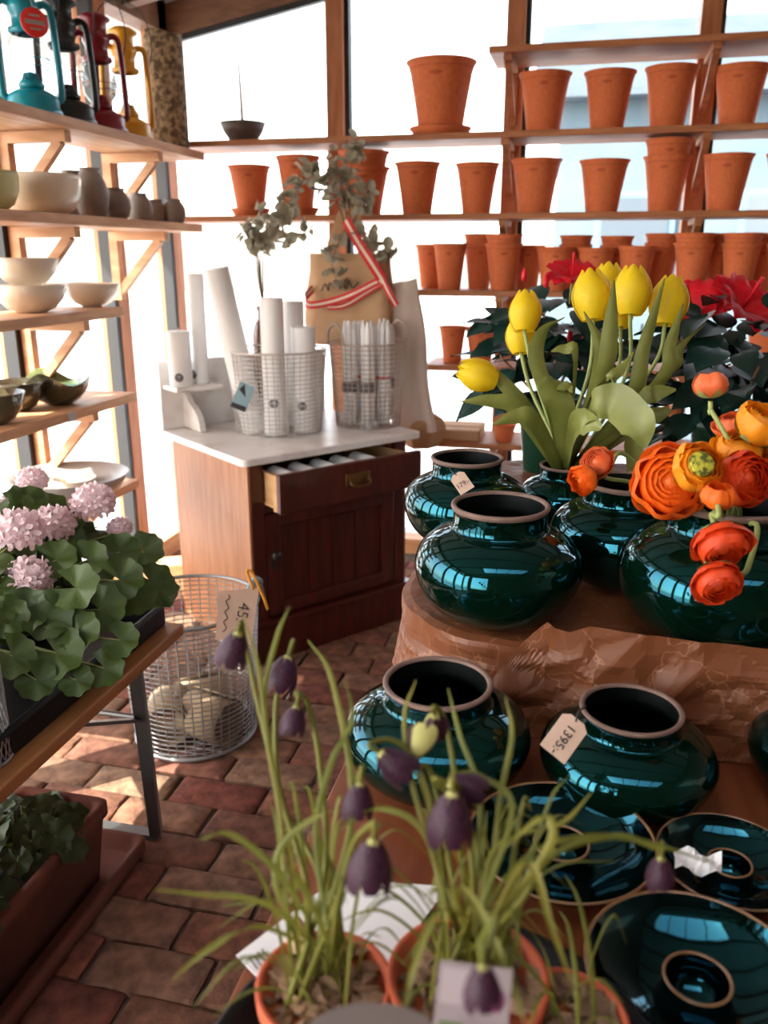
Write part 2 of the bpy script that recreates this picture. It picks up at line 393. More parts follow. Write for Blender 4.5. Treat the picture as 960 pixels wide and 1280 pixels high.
# sloping roof with one glazed strip; plain walls on the sides the photograph does not show
SKX, SKY = (-.60, 1.6), (-.50, .25)
ce = MB()
for x0, x1, y0, y1 in ((XL-.80, XR+.1, SKY[1], YB+.5), (XL-.80, XR+.1, YF-.1, SKY[0]), (XL-.80, SKX[0], SKY[0], SKY[1]), (SKX[1], XR+.1, SKY[0], SKY[1])):  # deep unseen eaves past the side wall, added to cut the sun indoors
    ce.prism([(x0, y0, zroof(x0)+.02), (x1, y0, zroof(x1)+.02), (x1, y1, zroof(x1)+.02), (x0, y1, zroof(x0)+.02)], (0, 0, 0), (0, 0, .05))
ce = ce.build('ceiling', 'roof_panel', label='pale boarded sloping ceiling', kind='structure')
for y in (YF+.4, -.95, SKY[1]+.06, 1.1, 1.95, 2.75, 3.5):
    MB().bar((XL-.05, y, zroof(XL-.05)-.035), (XR, y, zroof(XR)-.035), .06, .11).build('rafter', 'beam', ce)
for x in (SKX[0], -.05, .5, 1.05, SKX[1]):
    MB().bar((x, SKY[0], zroof(x)+.04), (x, SKY[1], zroof(x)+.04), .03, .05).build('glazing_bar', 'beam', ce)
MB().prism([(SKX[0], SKY[0], zroof(SKX[0])+.08), (SKX[1], SKY[0], zroof(SKX[1])+.08), (SKX[1], SKY[1], zroof(SKX[1])+.08), (SKX[0], SKY[1], zroof(SKX[0])+.08)], (0, 0, 0), (0, 0, .006)).build('window_%d' % n, 'window_glass', label='long clear roof light', kind='structure'); n += 1
MB().box((XR+.05, (YB+YF)/2, 1.6), (.1, YB-YF, 3.3)).build('wall_right', 'panel_wall', label='dark boarded side wall', kind='structure')
wf = MB()
for x0, x1, z0, z1 in ((XL-.1, XR+.1, 0, .8), (XL-.1, -1.75, .8, 3.3), (-.5, XR+.1, .8, 3.3), (-1.75, -.5, 2.3, 3.3)): wf.box(((x0+x1)/2, YF-.05, (z0+z1)/2), (x1-x0, .1, z1-z0))
MB().box((-1.125, YF-.05, 1.55), (1.25, .006, 1.5)).build('window_%d' % n, 'window_glass', label='wide clear pane added in the unseen front wall for fill light', kind='structure')  # opening and pane added behind the camera as fill for the washstand
wf.build('wall_front', 'panel_wall', label='dark boarded front wall', kind='structure')
# outdoors
gd = MB()
gd.box((0, YB+15.3, -.10), (60, 30, .06)); gd.box((XL-15.3, -5.9, -.10), (30, 19.6, .06))
gd.build('ground', 'paving', label='pale paved ground outside the windows', kind='structure')
hb = thing('building', 'pale rendered house with slate roof and blue door seen through the back window', 'building', (1.6, 9.5, -.07))
MB().box((1.2, 1.5, 1.5), (6.4, 3, 3.0)).build('wall', 'plaster_pale', hb)
MB().prism([(-2.3, -.3, 2.95), (-2.3, 1.5, 4.0), (-2.3, 3.3, 2.95)], (0, 0, 0), (7, 0, 0)).build('roof', 'slate', hb)
MB().box((1.6, -.03, 1.0), (.95, .08, 2.0)).build('door', 'paint_blue', hb)
for x in (-1.2, .2, 3.2):
    f = MB().box((x, -.03, 1.55), (.8, .06, 1.1)).build('window', 'paint_blue', hb); MB().box((x, -.07, 1.55), (.66, .02, .96)).build('pane', 'dark_pane', f)
fc = thing('fence', 'pale board fence outside the back window', 'fence', (-.3, 7.2, -.07))
for i in range(12): MB().box((i*.21, 0, .65+.02*(i % 3)), (.19, .025, 1.3+.04*(i % 3))).build('board', 'plaster_pale', fc)
MB().box((1.15, .03, .9), (2.5, .03, .08)).build('rail', 'plaster_pale', fc)
# ------------------------------------------------------------------ shelves on the left wall
LZ = {1: 1.815, 2: 1.525, 3: 1.222, 4: .912, 5: .585}
LEND = {1: 3.56, 2: 3.50, 3: 2.80, 4: 2.83, 5: 2.80}
XSF = -1.62
LN = {1: 'topmost', 2: 'second', 3: 'third', 4: 'fourth', 5: 'lowest'}
for k in LZ:
    z = LZ[k]; y1 = LEND[k]; y0 = 1.55
    t = thing('wall_shelf', 'pine shelf on the side window wall, %s of five from the top' % LN[k] if k not in (1, 5) else 'pine shelf on the side window wall, %s of five' % LN[k], 'shelf', (XSF, y0, z), group='pine wall shelves')
    MB().box(((XL+.012-XSF)/2-.0, (y1-y0)/2, -.016), (XSF-XL-.012, y1-y0, .032)).build('board', 'pine_y', t, bevel=.003)
    for y in ((2.02, 2.60, 3.22) if k <= 2 else (2.02, 2.60)):
        if y > y1: continue
        br = MB().bar((XL-XSF+.005, y-y0, -.052), (-.03, y-y0, -.052), .035, .035).build('bracket', 'pine', t)
        MB().bar((XL-XSF+.022, y-y0, -.07), (XL-XSF+.022, y-y0, -.30), .035, .035).build('upright', 'pine', br)
        MB().bar((-.06, y-y0, -.066), (XL-XSF+.03, y-y0, -.27), .028, .03).build('brace', 'pine', br)
MB().box((px(88, 517, x=XSF).x+.003, px(88, 517, x=XSF).y, .895), (.005, .03, .03)).build('price_holder', 'label_silver', label='small metal price holder on the edge of the fourth side shelf', category='price holder')
def yl(u, v, x): return px(u, v, x=x).y
# hurricane lanterns
def lantern(m, x, y, label, s=1.0, rz=0):
    t = thing('hurricane_lantern', label, 'lantern', (x, y, LZ[1]), rz, 'hurricane lanterns on the topmost side shelf')
    L = lambda p: [(r*s, z*s) for r, z in p]
    MB().lathe(L([(.0, 0), (.078, 0), (.082, .008), (.080, .02), (.074, .026), (.074, .05), (.066, .062), (.045, .074), (.03, .078), (0, .078)]), 28).build('fuel_tank', m, t, True)
    bu = MB().lathe(L([(0, .076), (.034, .076), (.038, .09), (.026, .104), (.02, .12), (0, .126)]), 20).build('burner', m, t, True)
    MB().tube([V(p)*s for p in ((.03, 0, .1), (.055, -.02, .098), (.07, -.025, .098))], .003*s).build('wick_knob', m, bu, True)
    MB().lathe(L([(.034, .100), (.052, .125), (.058, .16), (.052, .20), (.040, .225), (.038, .225), (.050, .20), (.056, .16), (.050, .125), (.032, .100)]), 24).build('glass_globe', 'lantern_glass', t, True)
    for a in (0, 1, 2, 3):
        pass
    MB().tube([V((.061*s*math.cos(a), .061*s*math.sin(a), .155*s)) for a in [2*math.pi*k/24 for k in range(24)]], .0016*s, 5, True).build('globe_wire', m, t, True)
    for sgn in (-1, 1):
        MB().tube(spline([V((0, sgn*q, h))*s for q, h in ((.06, .05), (.078, .056), (.083, .08), (.080, .2), (.074, .285), (.058, .305), (.036, .30))], 5), .0105*s, 8).build('side_tube', m, t, True)
    MB().lathe(L([(.042, .222), (.048, .226), (.048, .236), (.036, .24), (.036, .27), (.044, .285), (.044, .30), (.034, .31), (.034, .34), (.050, .348), (.050, .354), (.03, .366), (0, .37)]), 24).build('chimney_cap', m, t, True)
    MB().tube(spline([V((0, q, h))*s for q, h in ((-.085, .24), (-.10, .33), (-.07, .42), (0, .45), (.07, .42), (.10, .33), (.085, .24))], 5), .002*s, 5).build('bail_handle', 'iron', t, True)
    return t
XLN = -1.745
la = [('lantern_teal', 36, 75, 'teal blue hurricane lantern with a red tag'), ('lantern_black', 82, 85, 'black hurricane lantern between the teal and dark red ones'),
      ('lantern_red', 123, 90, 'dark red hurricane lantern on the topmost side shelf'), ('lantern_yellow', 157, 95, 'yellow hurricane lantern beside the bark covered cylinder')]
LY = [px(u, v_, x=XLN).y for _, u, v_, _ in la]; pass
LT = []
for (m, u, v_, lb), y in zip(la, LY): LT.append(lantern(m, XLN, y, lb, 1.06, rad(-48)))
TGP = px(43, 28, x=XLN+.10)
tg = thing('hang_tag', 'round red tag hanging from the teal lantern', 'tag', TGP)
MB().lathe([(.0, -.002), (.040, -.002), (.040, .002), (0, .002)], 24).build('disc', 'tag_red', tg, True)
tgm = frame(TGP, (.75, -.6, .05), (0, 0, 1)); tg.matrix_basis = tgm
MB().box((0, 0, .003), (.012, .055, .002)).box((.018, 0, .003), (.006, .03, .002)).box((-.018, 0, .003), (.006, .03, .002)).build('emblem', 'tag_grey', tg)
MB().tube([(.04, 0, 0), (.09, 0, -.03)], .0012, 4).build('string', 'tag_grey', tg)
def lathe_thing(name, prof, m, label, cat, loc, group=None, seg=32, wob=None):
    o = MB().lathe(prof, seg, wob=wob).build(name, m, smooth=True, label=label, category=cat, group=group); o.location = loc; return o
def S(p, r, h=None): h = r if h is None else h; return [(a*r, b*h) for a, b in p]
# bark cylinder
lathe_thing('bark_cylinder', [(0, 0), (.073, 0), (.077, .02), (.080, .2), (.078, .40), (.074, .43), (.06, .435), (.055, .40), (.055, .05), (0, .05)], 'bark', 'tall mottled brown bark covered cylinder vase', 'vase', (-1.735, px(203, 100, x=-1.735).y+.03, LZ[1]), wob=lambda a, r, z: (r*(1+.02*math.sin(5*a+z*9)), z+.006*math.sin(3*a)*(z > .2)))
JAR = [(0, 0), (.6, 0), (.85, .25), (1, .75), (.95, 1.2), (.72, 1.55), (.62, 1.66), (.62, 1.74), (.74, 1.82), (.66, 1.82), (.54, 1.74), (.54, 1.64), (.85, 1.15), (.9, .75), (.5, .08), (0, .06)]
lathe_thing('small_jar', S(JAR, .045, .042), 'stoneware', 'small tan stoneware jar beside the teal lantern', 'jar', (-1.70, 2.09, LZ[1]))
# second shelf
BOWL = [(0, 0), (.38, 0), (.42, .03), (.62, .10), (.86, .32), (1, .62), (.975, .63), (.83, .36), (.58, .16), (.3, .09), (0, .08)]
DEEP = [(0, 0), (.55, 0), (.80, .12), (.96, .36), (1, .62), (.98, .70), (.955, .69), (.93, .4), (.75, .2), (0, .1)]
lathe_thing('large_bowl', S(DEEP, .135, .175), 'cream_glaze', 'large deep cream bowl on the second side shelf', 'bowl', (-1.757, px(48, 235, x=-1.757).y, LZ[2]))
lathe_thing('yellow_bowl', S(DEEP, .10, .155), 'yellow_glaze', 'yellowish glazed bowl beside the large cream bowl', 'bowl', (-1.74, px(-22, 225, x=-1.74).y, LZ[2]))
TALLJAR = [(0, 0), (.62, 0), (.8, .2), (.98, .8), (1, 1.3), (.9, 1.9), (.64, 2.4), (.55, 2.5), (.58, 2.62), (.70, 2.68), (.6, 2.68), (.45, 2.5), (.8, 1.8), (.85, .6), (0, .1)]
lathe_thing('stoneware_vase', S(TALLJAR, .056, .060), 'stoneware', 'tall brown stoneware vase half hidden by the large cream bowl', 'vase', (-1.815, px(90, 230, x=-1.815).y, LZ[2]))
lathe_thing('stoneware_vase', S(TALLJAR, .058, .062), 'stoneware', 'tall brown stoneware vase standing next to the row of round jars', 'vase', (-1.735, px(113, 230, x=-1.735).y, LZ[2]))
for y, s, x, lb in ((px(143, 240, x=-1.73).y, .056, -1.73, 'round brown stoneware jar closest to the tall stoneware vases'), (px(172, 242, x=-1.73).y, .053, -1.73, 'round brown stoneware jar with a short collar in the middle of the row'),
                    (px(192, 245, x=-1.78).y, .048, -1.78, 'small round brown jar tucked behind its larger neighbour'), (min(3.44, px(220, 247, x=-1.72).y), .050, -1.72, 'round brown stoneware jar standing alone at the end of the second side shelf')):
    lathe_thing('stoneware_jar', S(JAR, s, s*1.08), 'stoneware', lb, 'jar', (x, y, LZ[2]), 'round jars on the second side shelf')
# third shelf
lathe_thing('white_bowl', S(BOWL, .118, .14), 'cream_glaze', 'wide cream bowl under a smaller stacked bowl', 'bowl', (-1.755, px(38, 370, x=-1.755).y, LZ[3]))
lathe_thing('white_bowl', S(BOWL, .105, .135), 'cream_glaze', 'cream bowl stacked on top of a wider cream bowl', 'bowl', (-1.755, px(32, 340, x=-1.755).y, LZ[3]+.085))
lathe_thing('white_bowl', S(BOWL, .10, .13), 'cream_glaze', 'cream bowl standing by itself at the end of the third side shelf', 'bowl', (-1.745, px(115, 365, x=-1.745).y, LZ[3]))
# fourth shelf
t = thing('wavy_bowl', 'green and brown glazed bowl with a wavy rim', 'bowl', (-1.74, px(74, 490, x=-1.74).y, LZ[4]))
wv = lambda a, r, z: (r*(1+.12*math.cos(2*a)*(z > .02)), z*(1+.22*math.sin(3*a)*(z > .03)))
MB().lathe(S(BOWL, .105, .15)[:6], 36, wob=wv).build('outside', 'bowl_dark', t, True)
MB().lathe(S(BOWL, .105, .15)[5:], 36, wob=wv).build('inside', 'bowl_green', t, True)
for x, y, lb in ((-1.80, px(22, 497, x=-1.80).y, 'dark glazed bowl beside the wavy rimmed bowl'), (-1.72, px(-8, 505, x=-1.72).y, 'dark glazed bowl at the front edge of the fourth side shelf')):
    lathe_thing('dark_bowl', S(BOWL, .092, .15), 'bowl_dark', lb, 'bowl', (x, y, LZ[4]))
# lowest shelf
lathe_thing('platter_bowl', S(BOWL, .20, .16), 'grey_glaze', 'large shallow grey bowl on the lowest side shelf', 'bowl', (-1.69, 2.46, LZ[5]))
lathe_thing('white_dish', S(BOWL, .075, .09), 'cream_glaze', 'small white dish inside the large grey bowl', 'bowl', (-1.71, 2.52, LZ[5]+.015))
lathe_thing('saucer', S(BOWL, .09, .06), 'grey_glaze', 'small grey saucer on the lowest side shelf', 'dish', (-1.71, 2.08, LZ[5]))
lathe_thing('saucer', S(BOWL, .085, .06), 'stoneware', 'small brown dish behind the geraniums on the lowest side shelf', 'dish', (-1.80, 2.22, LZ[5]))
# ------------------------------------------------------------------ pot rack along the back wall
BZ = {1: 2.155, 2: 1.862, 3: 1.562, 4: 1.262, 5: .955, 6: .625}
BX = {1: (-.43, 2.0), 2: (-1.86, 2.0), 3: (-1.86, 2.0), 4: (-.70, 2.0), 5: (-.66, 2.0), 6: (-.78, 2.0)}
BNM = ['topmost', 'second', 'third', 'fourth', 'fifth', 'lowest']
YS0, YS1 = 3.54, 3.835
for k in BZ:
    x0, x1 = BX[k]; z = BZ[k]
    if k in (2, 3): ya = 3.565
    else: ya = YS0
    t = thing('rack_shelf', 'wooden shelf along the back window wall, %s of six' % BNM[k-1], 'shelf', (x0, ya, z), group='wooden shelves along the back window wall')
    MB().box(((x1-x0)/2, (YS1-ya)/2, -.012), (x1-x0, YS1-ya, .024)).build('board', 'rack_wood', t, bevel=.002)
    for x in BP[:-1]:
        if x < x0: continue
        if x == BP[0] and k in (2, 3): continue
        b = MB().bar((x-x0-.0, .02, -.035), (x-x0, YS1-ya, -.035), .03, .022).build('bracket', 'rack_wood', t)
        MB().bar((x-x0, .04, -.045), (x-x0, YS1-ya-.005, -.20), .026, .024).build('brace', 'rack_wood', b)
        MB().bar((x-x0, YS1-ya+.004, -.05), (x-x0, YS1-ya+.004, -.24), .03, .02).build('upright', 'rack_wood', b)
POTP = [(0, 0), (.60, 0), (.625, .02), (.70, .30), (.80, .62), (.88, .86), (.93, .95), (1.0, 1.0), (1.0, 1.015), (.94, 1.02), (.88, .97), (.80, .84), (.62, .30), (.54, .06), (0, .05)]
POTM = MB().lathe([(a, b) for a, b in POTP], 36, wob=None).mesh('body', 'terracotta', True)
def stampf(u, v_): 
    a = -math.pi/2+(u-.5)*.42; z = .80+(v_-.5)*.075*(1-abs(u-.5)*1.6); r = (.80+(z-.62)*.333)+.012
    return V((r*math.cos(a), r*math.sin(a), z))
STM = MB().grid(stampf, 7, 3).mesh('stamp', 'terracotta_mark', True)
def bandf(u, v_):
    a = 2*math.pi*u; z = .905+.012*(v_-.5); r = .906+.006; return V((r*math.cos(a), r*math.sin(a), z))
BDM = MB().grid(bandf, 36, 2, True).mesh('band_line', 'terracotta_mark', True)  # darker ring laid on the pot surface, no recess
def terracotta(loc, R, H, label, group, rz=0, stamp=True, cat='flower pot'):
    t = thing('terracotta_pot', label, cat, loc, rz, group)
    for me, nm in ((POTM, 'body'), (BDM, 'band_line'))+(((STM, 'stamp'),) if stamp else ()):
        link(nm, me, t, Matrix.Diagonal((R, R, H, 1)))
    return t
def saucer(loc, R, label, group=None):
    return lathe_thing('terracotta_saucer', [(0, 0), (.78*R, 0), (.82*R, .004), (R, .030), (R*.99, .034), (R*.94, .032), (.80*R, .010), (0, .008)], 'terracotta', label, 'saucer', loc, group)
def pot_px(u, vt, w, k, label, group, y=3.68, dz=0, H=None, stamp=True):
    p = px(u, vt, y=y); d = (p-CAM).dot(cF); R = w*d/FPX/2; z = BZ[k]+dz
    h = (p.z-z) if H is None else H
    return terracotta((p.x, y, z), R, h/1.01, label, group, math.atan2(p.y, p.x)-math.pi/2+random.uniform(-.15, .15), stamp), p, R, h
g = 'terracotta pots on the back window shelves'
p = px(303, 168, y=3.68)
t = thing('candle_bowl', 'small brown bowl holding a thin white taper candle', 'candle holder', (p.x, 3.69, BZ[2]))
MB().lathe(S([(0, 0), (.52, 0), (.56, .03), (.85, .45), (1, .82), (.95, .82), (.78, .45), (.45, .12), (0, .10)], .098, .098), 32).build('bowl', 'stoneware_dark', t, True)
MB().tube([(0, 0, .01), (-.004, 0, .2), (-.008, 0, .36)], [.009, .007, .003], 10).build('candle', 'white_wax', t, True)
# big pot on its saucer
p = px(552, 76, y=3.69); saucer((p.x, 3.69, BZ[2]), .128, 'wide terracotta saucer under the largest pot')
terracotta((p.x, 3.69, BZ[2]+.0105), .142, p.z-BZ[2]-.02, 'largest terracotta pot standing on a wide saucer', g)
ORD = ['first', 'second', 'third', 'fourth', 'fifth', 'sixth', 'seventh', 'eighth']
for i, (u, vt, w) in enumerate(((682, 93, 66), (763, 91, 65), (840, 85, 66), (928, 84, 68), (1018, 80, 68))):
    pot_px(u, vt, w, 2, '%s medium terracotta pot after the largest pot on the second back shelf' % ORD[i], g+', second shelf')
for u, vt, w, wd in ((311, 208, 54, .075), (372, 196, 56, .08)):
    pt, p, R, h = pot_px(u, vt, w, 3, 'terracotta pot in a saucer on the third back shelf, '+('closest to the corner post' if u < 340 else 'half hidden by eucalyptus leaves'), g+', third shelf in saucers', dz=.0105, H=px(u, vt, y=3.68).z-BZ[3]-.0105)
    saucer((p.x, 3.68, BZ[3]), R*.92, 'small terracotta saucer under the pot '+('closest to the corner post' if u < 340 else 'half hidden by eucalyptus leaves'), 'small saucers on the third back shelf')
def nested(u, v1, v2, w, k, y, lab1, lab2, grp):
    a, p, R, h = pot_px(u, v1, w, k, lab1, grp, y=y)
    dz = px(u, v2, y=y).z-p.z
    terracotta((p.x, y, BZ[k]+dz), R*.985, h/1.01, lab2, grp, 0, True)
nested(455, 210, 190, 66, 3, 3.69, 'large terracotta pot behind the kraft bag handles with another nested in it', 'terracotta pot nested in the large pot behind the kraft bag handles', g+', nested')
for i, (u, vt, w) in enumerate(((522, 204, 58), (597, 205, 56), (671, 200, 64), (756, 201, 63), (911, 194, 63), (992, 192, 64))):
    pot_px(u, vt, w, 3, '%s single terracotta pot after the kraft bag on the third back shelf' % ORD[i], g+', third shelf')
nested(835, 196, 175, 60, 3, 3.69, 'terracotta pot on the third shelf with another nested inside', 'terracotta pot nested in another on the third shelf', g+', nested')
# fourth shelf: two staggered rows
fr = ((563, 305, 44, 0), (630, 305, 48, 1), (695, 309, 50, 0), (746, 310, 48, 0), (797, 308, 48, 0), (868, 304, 50, 1), (928, 304, 50, 1), (985, 304, 50, 0))
bk = ((539, 306, 40, 0), (600, 304, 42, 1), (660, 307, 44, 0), (720, 306, 42, 1), (771, 307, 42, 1), (828, 304, 44, 1), (900, 304, 42, 1), (957, 304, 44, 1))
for rows, y, nm in ((fr, 3.605, 'front'), (bk, 3.757, 'rear')):
    for i, (u, vt, w, st) in enumerate(rows):
        a, p, R, h = pot_px(u, vt, w, 4, '%s small terracotta pot from the open shelf end, %s row of the fourth back shelf' % (ORD[i], nm), g+', fourth shelf '+nm+' row', y=y)
        if st: terracotta((p.x, y, BZ[4]+.036), R*.98, h/1.01, 'small terracotta pot nested in the %s one, %s row of the fourth back shelf' % (ORD[i], nm), g+', fourth shelf '+nm+' row, nested', random.uniform(-.3, .3))
for u, vt, w in ((566, 408, 36), (602, 409, 42), (965, 392, 60)):
    pot_px(u, vt, w, 5, {36: 'smallest terracotta pot at the open end of the fifth back shelf', 42: 'small terracotta pot beside the rack post on the fifth back shelf', 60: 'large terracotta pot behind the red hibiscus on the fifth back shelf'}[w], g+', fifth shelf', y=3.65)
# lowest shelf: wrapped parcels and a small pot
pk = thing('paper_parcel', 'flat brown paper parcel on the lowest back shelf', 'parcel', (-.55, 3.68, BZ[6]))
MB().box((0, 0, .024), (.26, .22, .048)).build('wrapping', 'kraft', pk, bevel=.006)
MB().box((0, 0, .0495), (.24, .05, .003)).build('fold', 'kraft', pk)
p = px(630, 545, y=3.62)
terracotta((p.x, 3.62, BZ[6]), .055, .075, 'small terracotta pot by the green plastic pot on the lowest back shelf', g+', lowest shelf', stamp=False)
# ------------------------------------------------------------------ washstand cabinet
CO = V((-1.07, 2.54, 0)); CA = math.atan2(.7826, .6225); CW, CD, CH = .69, .58, .735
cdx = V((.6225, .7826, 0)); cdy = V((-.7826, .6225, 0))
def cl(x, y, z=0): return CO + cdx*x + cdy*y + V((0, 0, z))
cb = thing('washstand', 'old wooden washstand cabinet with white marble top and open drawer', 'cabinet', CO, CA)
MB().box((.0125, CD/2, CH/2), (.025, CD, CH)).build('side_panel', 'cabinet_side', cb, bevel=.003)
MB().box((CW-.0125, CD/2, CH/2), (.025, CD, CH)).build('side_panel', 'cabinet_side', cb, bevel=.003)
MB().box((CW/2, CD-.01, CH/2), (CW-.05, .02, CH)).build('back_panel', 'cabinet_side', cb)
MB().box((CW/2, CD/2, .105), (CW-.05, CD-.03, .02)).build('bottom_board', 'mahogany', cb)
for x in (.032, CW-.032): MB().box((x, .012, CH/2), (.05, .03, CH)).build('stile', 'mahogany', cb, bevel=.004)
MB().box((CW/2, .015, .565), (CW-.11, .026, .03)).build('rail', 'mahogany', cb, bevel=.003)
MB().box((CW/2, .002, .072), (CW+.02, .05, .145)).build('plinth', 'mahogany', cb, bevel=.006)
MB().box((CW/2, -.008, .150), (CW+.03, .05, .018)).build('plinth_moulding', 'mahogany', cb, bevel=.005)
dr = MB().box((CW/2, .016, .356), (CW-.12, .016, .38)).build('door', 'mahogany', cb)
for a in (((.09, .356), (.06, .38)), ((CW-.09, .356), (.06, .38)), ((CW/2, .52), (CW-.24, .052)), ((CW/2, .19), (CW-.24, .05))):
    MB().box((a[0][0], .006, a[0][1]), (a[1][0], .02, a[1][1])).build('door_frame', 'mahogany', dr, bevel=.004)
for x in (.24, .345, .45): MB().box((x, .0075, .355), (.004, .004, .27)).build('door_bead', 'mahogany', dr)
MB().lathe([(0, 0), (.008, 0), (.008, .012), (.016, .018), (.017, .028), (.010, .034), (0, .035)], 16).build('knob', 'iron', dr, True)
kn = dr.children[-1]; kn.matrix_basis = Matrix.Translation((.085, -.004, .40)) @ Matrix.Rotation(rad(90), 4, 'X')
MB().box((.085, -.005, .375), (.022, .004, .06)).build('keyhole_plate', 'iron', dr, bevel=.002)
# drawer, pulled out
DO = -.115; DX0, DX1 = .062, CW-.045
dw = MB().box(((DX0+DX1)/2, DO, .645), (DX1-DX0+.03, .024, .135)).build('drawer', 'mahogany', cb, bevel=.005)
for x in (DX0+.012, DX1-.012): MB().box((x, DO+.22, .640), (.016, .42, .115)).build('drawer_side', 'drawer_wood', dw)
MB().box((DX0-.001, DO+.014, .642), (.018, .05, .125)).build('drawer_edge', 'drawer_wood', dw)
MB().box(((DX0+DX1)/2, DO+.22, .590), (DX1-DX0, .42, .012)).build('drawer_bottom', 'drawer_wood', dw)
hp = MB().box((CW/2+.02, DO-.014, .655), (.105, .006, .042)).build('handle_plate', 'brass', dw, bevel=.004)
MB().tube(spline([(CW/2-.02, DO-.017, .652), (CW/2-.02, DO-.032, .640), (CW/2, DO-.034, .632), (CW/2+.04, DO-.034, .632), (CW/2+.06, DO-.032, .640), (CW/2+.06, DO-.017, .652)], 4), .0045, 8).build('handle_bail', 'brass', hp, True)
# marble
MT = .76
outl = [(x, y, CH) for x, y in rrect(-.035, CW+.045, -.04, CD+.035, .025, 4)]
MB().prism(outl, (0, 0, 0), (0, 0, .025)).build('marble_top', 'marble', cb, bevel=.004)
MB().box((CW/2, CD+.015, MT+.13), (CW+.06, .02, .26)).build('marble_splashback', 'marble', cb, bevel=.004)
MB().box((.075, CD-.055, MT+.165), (.19, .13, .018)).build('marble_shelf', 'marble', cb, bevel=.004)
for x in (.07,):
    pr = [(x, CD+.005, MT), (x, CD+.005, MT+.155), (x, CD-.10, MT+.155)]
    pr = [(x, CD+.005, MT+.003), (x, CD+.005, MT+.155)]+[(x, CD-.005-.125*math.sin(rad(a)), MT+.003+.105*max(0, math.cos(rad(a)))) for a in (20, 40, 60, 75, 90)]
    MB().prism(pr, (-.012, 0, 0), (.012, 0, 0)).build('marble_bracket', 'marble', cb)
# egg-shaped candles lying in the drawer
for i in range(5):
    o = MB().lathe([(0, 0), (.026, .004), (.030, .012), (.030, .145), (.026, .153), (0, .156)], 20).build('pillar_candle', 'white_wax', smooth=True, label='white candle lying in the open washstand drawer', category='candle', group='candles in the drawer')
    b = cl(.13+i*.088, DO+.02, .672); o.matrix_basis = frame(b, cdy, (0, 0, 1))
# pillar candles on the marble shelf
def candle(base, r, h, label, lean=(0, 0, 1), dot=None, group='white pillar candles', dz=.035, face=None):
    t = thing('pillar_candle', label, 'candle', base, 0, group)
    t.matrix_basis = frame(V(base), lean, (1, 0, 0))
    MB().lathe([(0, 0), (r*.97, 0), (r, .003), (r, h-.003), (r*.97, h), (r*.6, h-.002), (0, h-.004)], 28).build('wax', 'white_wax', t, True)
    MB().tube([(0, 0, h-.005), (.001, 0, h+.006), (.003, 0, h+.012)], .0014, 5).build('wick', 'wick', t)
    if dot:
        a = -math.pi/2+(face or 0)
        m = frame(V((r*math.cos(a), r*math.sin(a), dz)), (math.cos(a), math.sin(a), 0), (0, 0, 1))
        q = link('label_dot', MB().lathe([(0, .0012), (dot*.75, .0012), (dot, .0), (dot*.9, -.004), (0, -.004)], 18).mesh('label_dot', 'label_grey', True), t, m)
        link('label_print', MB().box((0, 0, .0016), (dot*1.0, dot*.18, .0008)).box((dot*.3, 0, .0016), (dot*.3, dot*.8, .0008)).mesh('label_print', 'label_silver', False), q)
    return t
zs = MT+.174
candle(cl(.025, .515, zs), .042, .20, 'short white pillar candle with round label on the marble shelf', dot=.016, face=.30)
candle(cl(.115, .535, zs), .032, .40, 'tall thin white pillar candle with round label on the marble shelf', dot=.016, face=-.55)
# wire baskets
def wire_basket(name, label, base, r0, r1, h, nv, nh, wm, wr, rimr, group=None, sx=1):
    t = thing(name, label, 'wire basket', base, CA, group)
    b = MB()
    for k in range(nv):
        a = 2*math.pi*k/nv; c, s_ = math.cos(a)*sx, math.sin(a)
        b.tube([(r0*.4*c, r0*.4*s_, .004), (r0*c, r0*s_, .004), (r1*c, r1*s_, h)], wr, 4)
    for j in range(1, nh):
        q = j/nh; b.ring((0, 0, .004+(h-.004)*q), r0+(r1-r0)*q, wr, 32, 4, sx)
    for q in (.4, .7, 1): b.ring((0, 0, .004), r0*q, wr, 32, 4, sx)
    b.build('wire_mesh', wm, t, True)
    MB().ring((0, 0, h), r1, rimr, 40, 6, sx).build('rim', wm, t, True)
    return t
B1 = cl(.32, .315, MT); B2 = cl(.66, .20, MT)
wire_basket('wire_basket', 'round light wire basket full of tall white candles on the marble top', B1, .160, .185, .305, 46, 19, 'wire_light', .0016, .004)
wk2 = wire_basket('wire_basket', 'round rusty wire basket with handles holding bundled taper candles', B2, .125, .15, .32, 40, 18, 'wire_warm', .0016, .0035)
for sg in (-1, 1):
    MB().tube(spline([(sg*.15, -.05, .32), (sg*.155, -.04, .37), (sg*.15, .0, .395), (sg*.155, .04, .37), (sg*.15, .05, .32)], 5), .005, 6).build('handle', 'wire_warm', wk2, True)
def bp(dx_, dy_, b=B1): return b + V((dx_*cR.x-dy_*cR.y*0+dy_*cF.x, dx_*cR.y+dy_*cF.y, 0)) + V((0, 0, .006))
candle(bp(0, -.10), .042, .49, 'tall white pillar candle at the front of the light wire basket', dot=.017, face=.25, dz=.12)
candle(bp(.105, -.045), .045, .385, 'medium white pillar candle against the right side of the light wire basket', dot=.017, face=.1, dz=.10)
candle(bp(.06, .07), .040, .47, 'white pillar candle standing at the back of the light wire basket')
candle(bp(-.085, -.045), .046, .60, 'longest white pillar candle leaning out of the light wire basket', lean=(-.16, -.12, 1))
candle(bp(-.0, .12), .034, .36, 'thin white pillar candle behind the tall ones in the light wire basket', lean=(.0, .05, 1))
tg = thing('hang_tag', 'small dark and pale blue picture tag on the light wire basket', 'tag', bp(-.10, -.20)+V((0, 0, .115)))
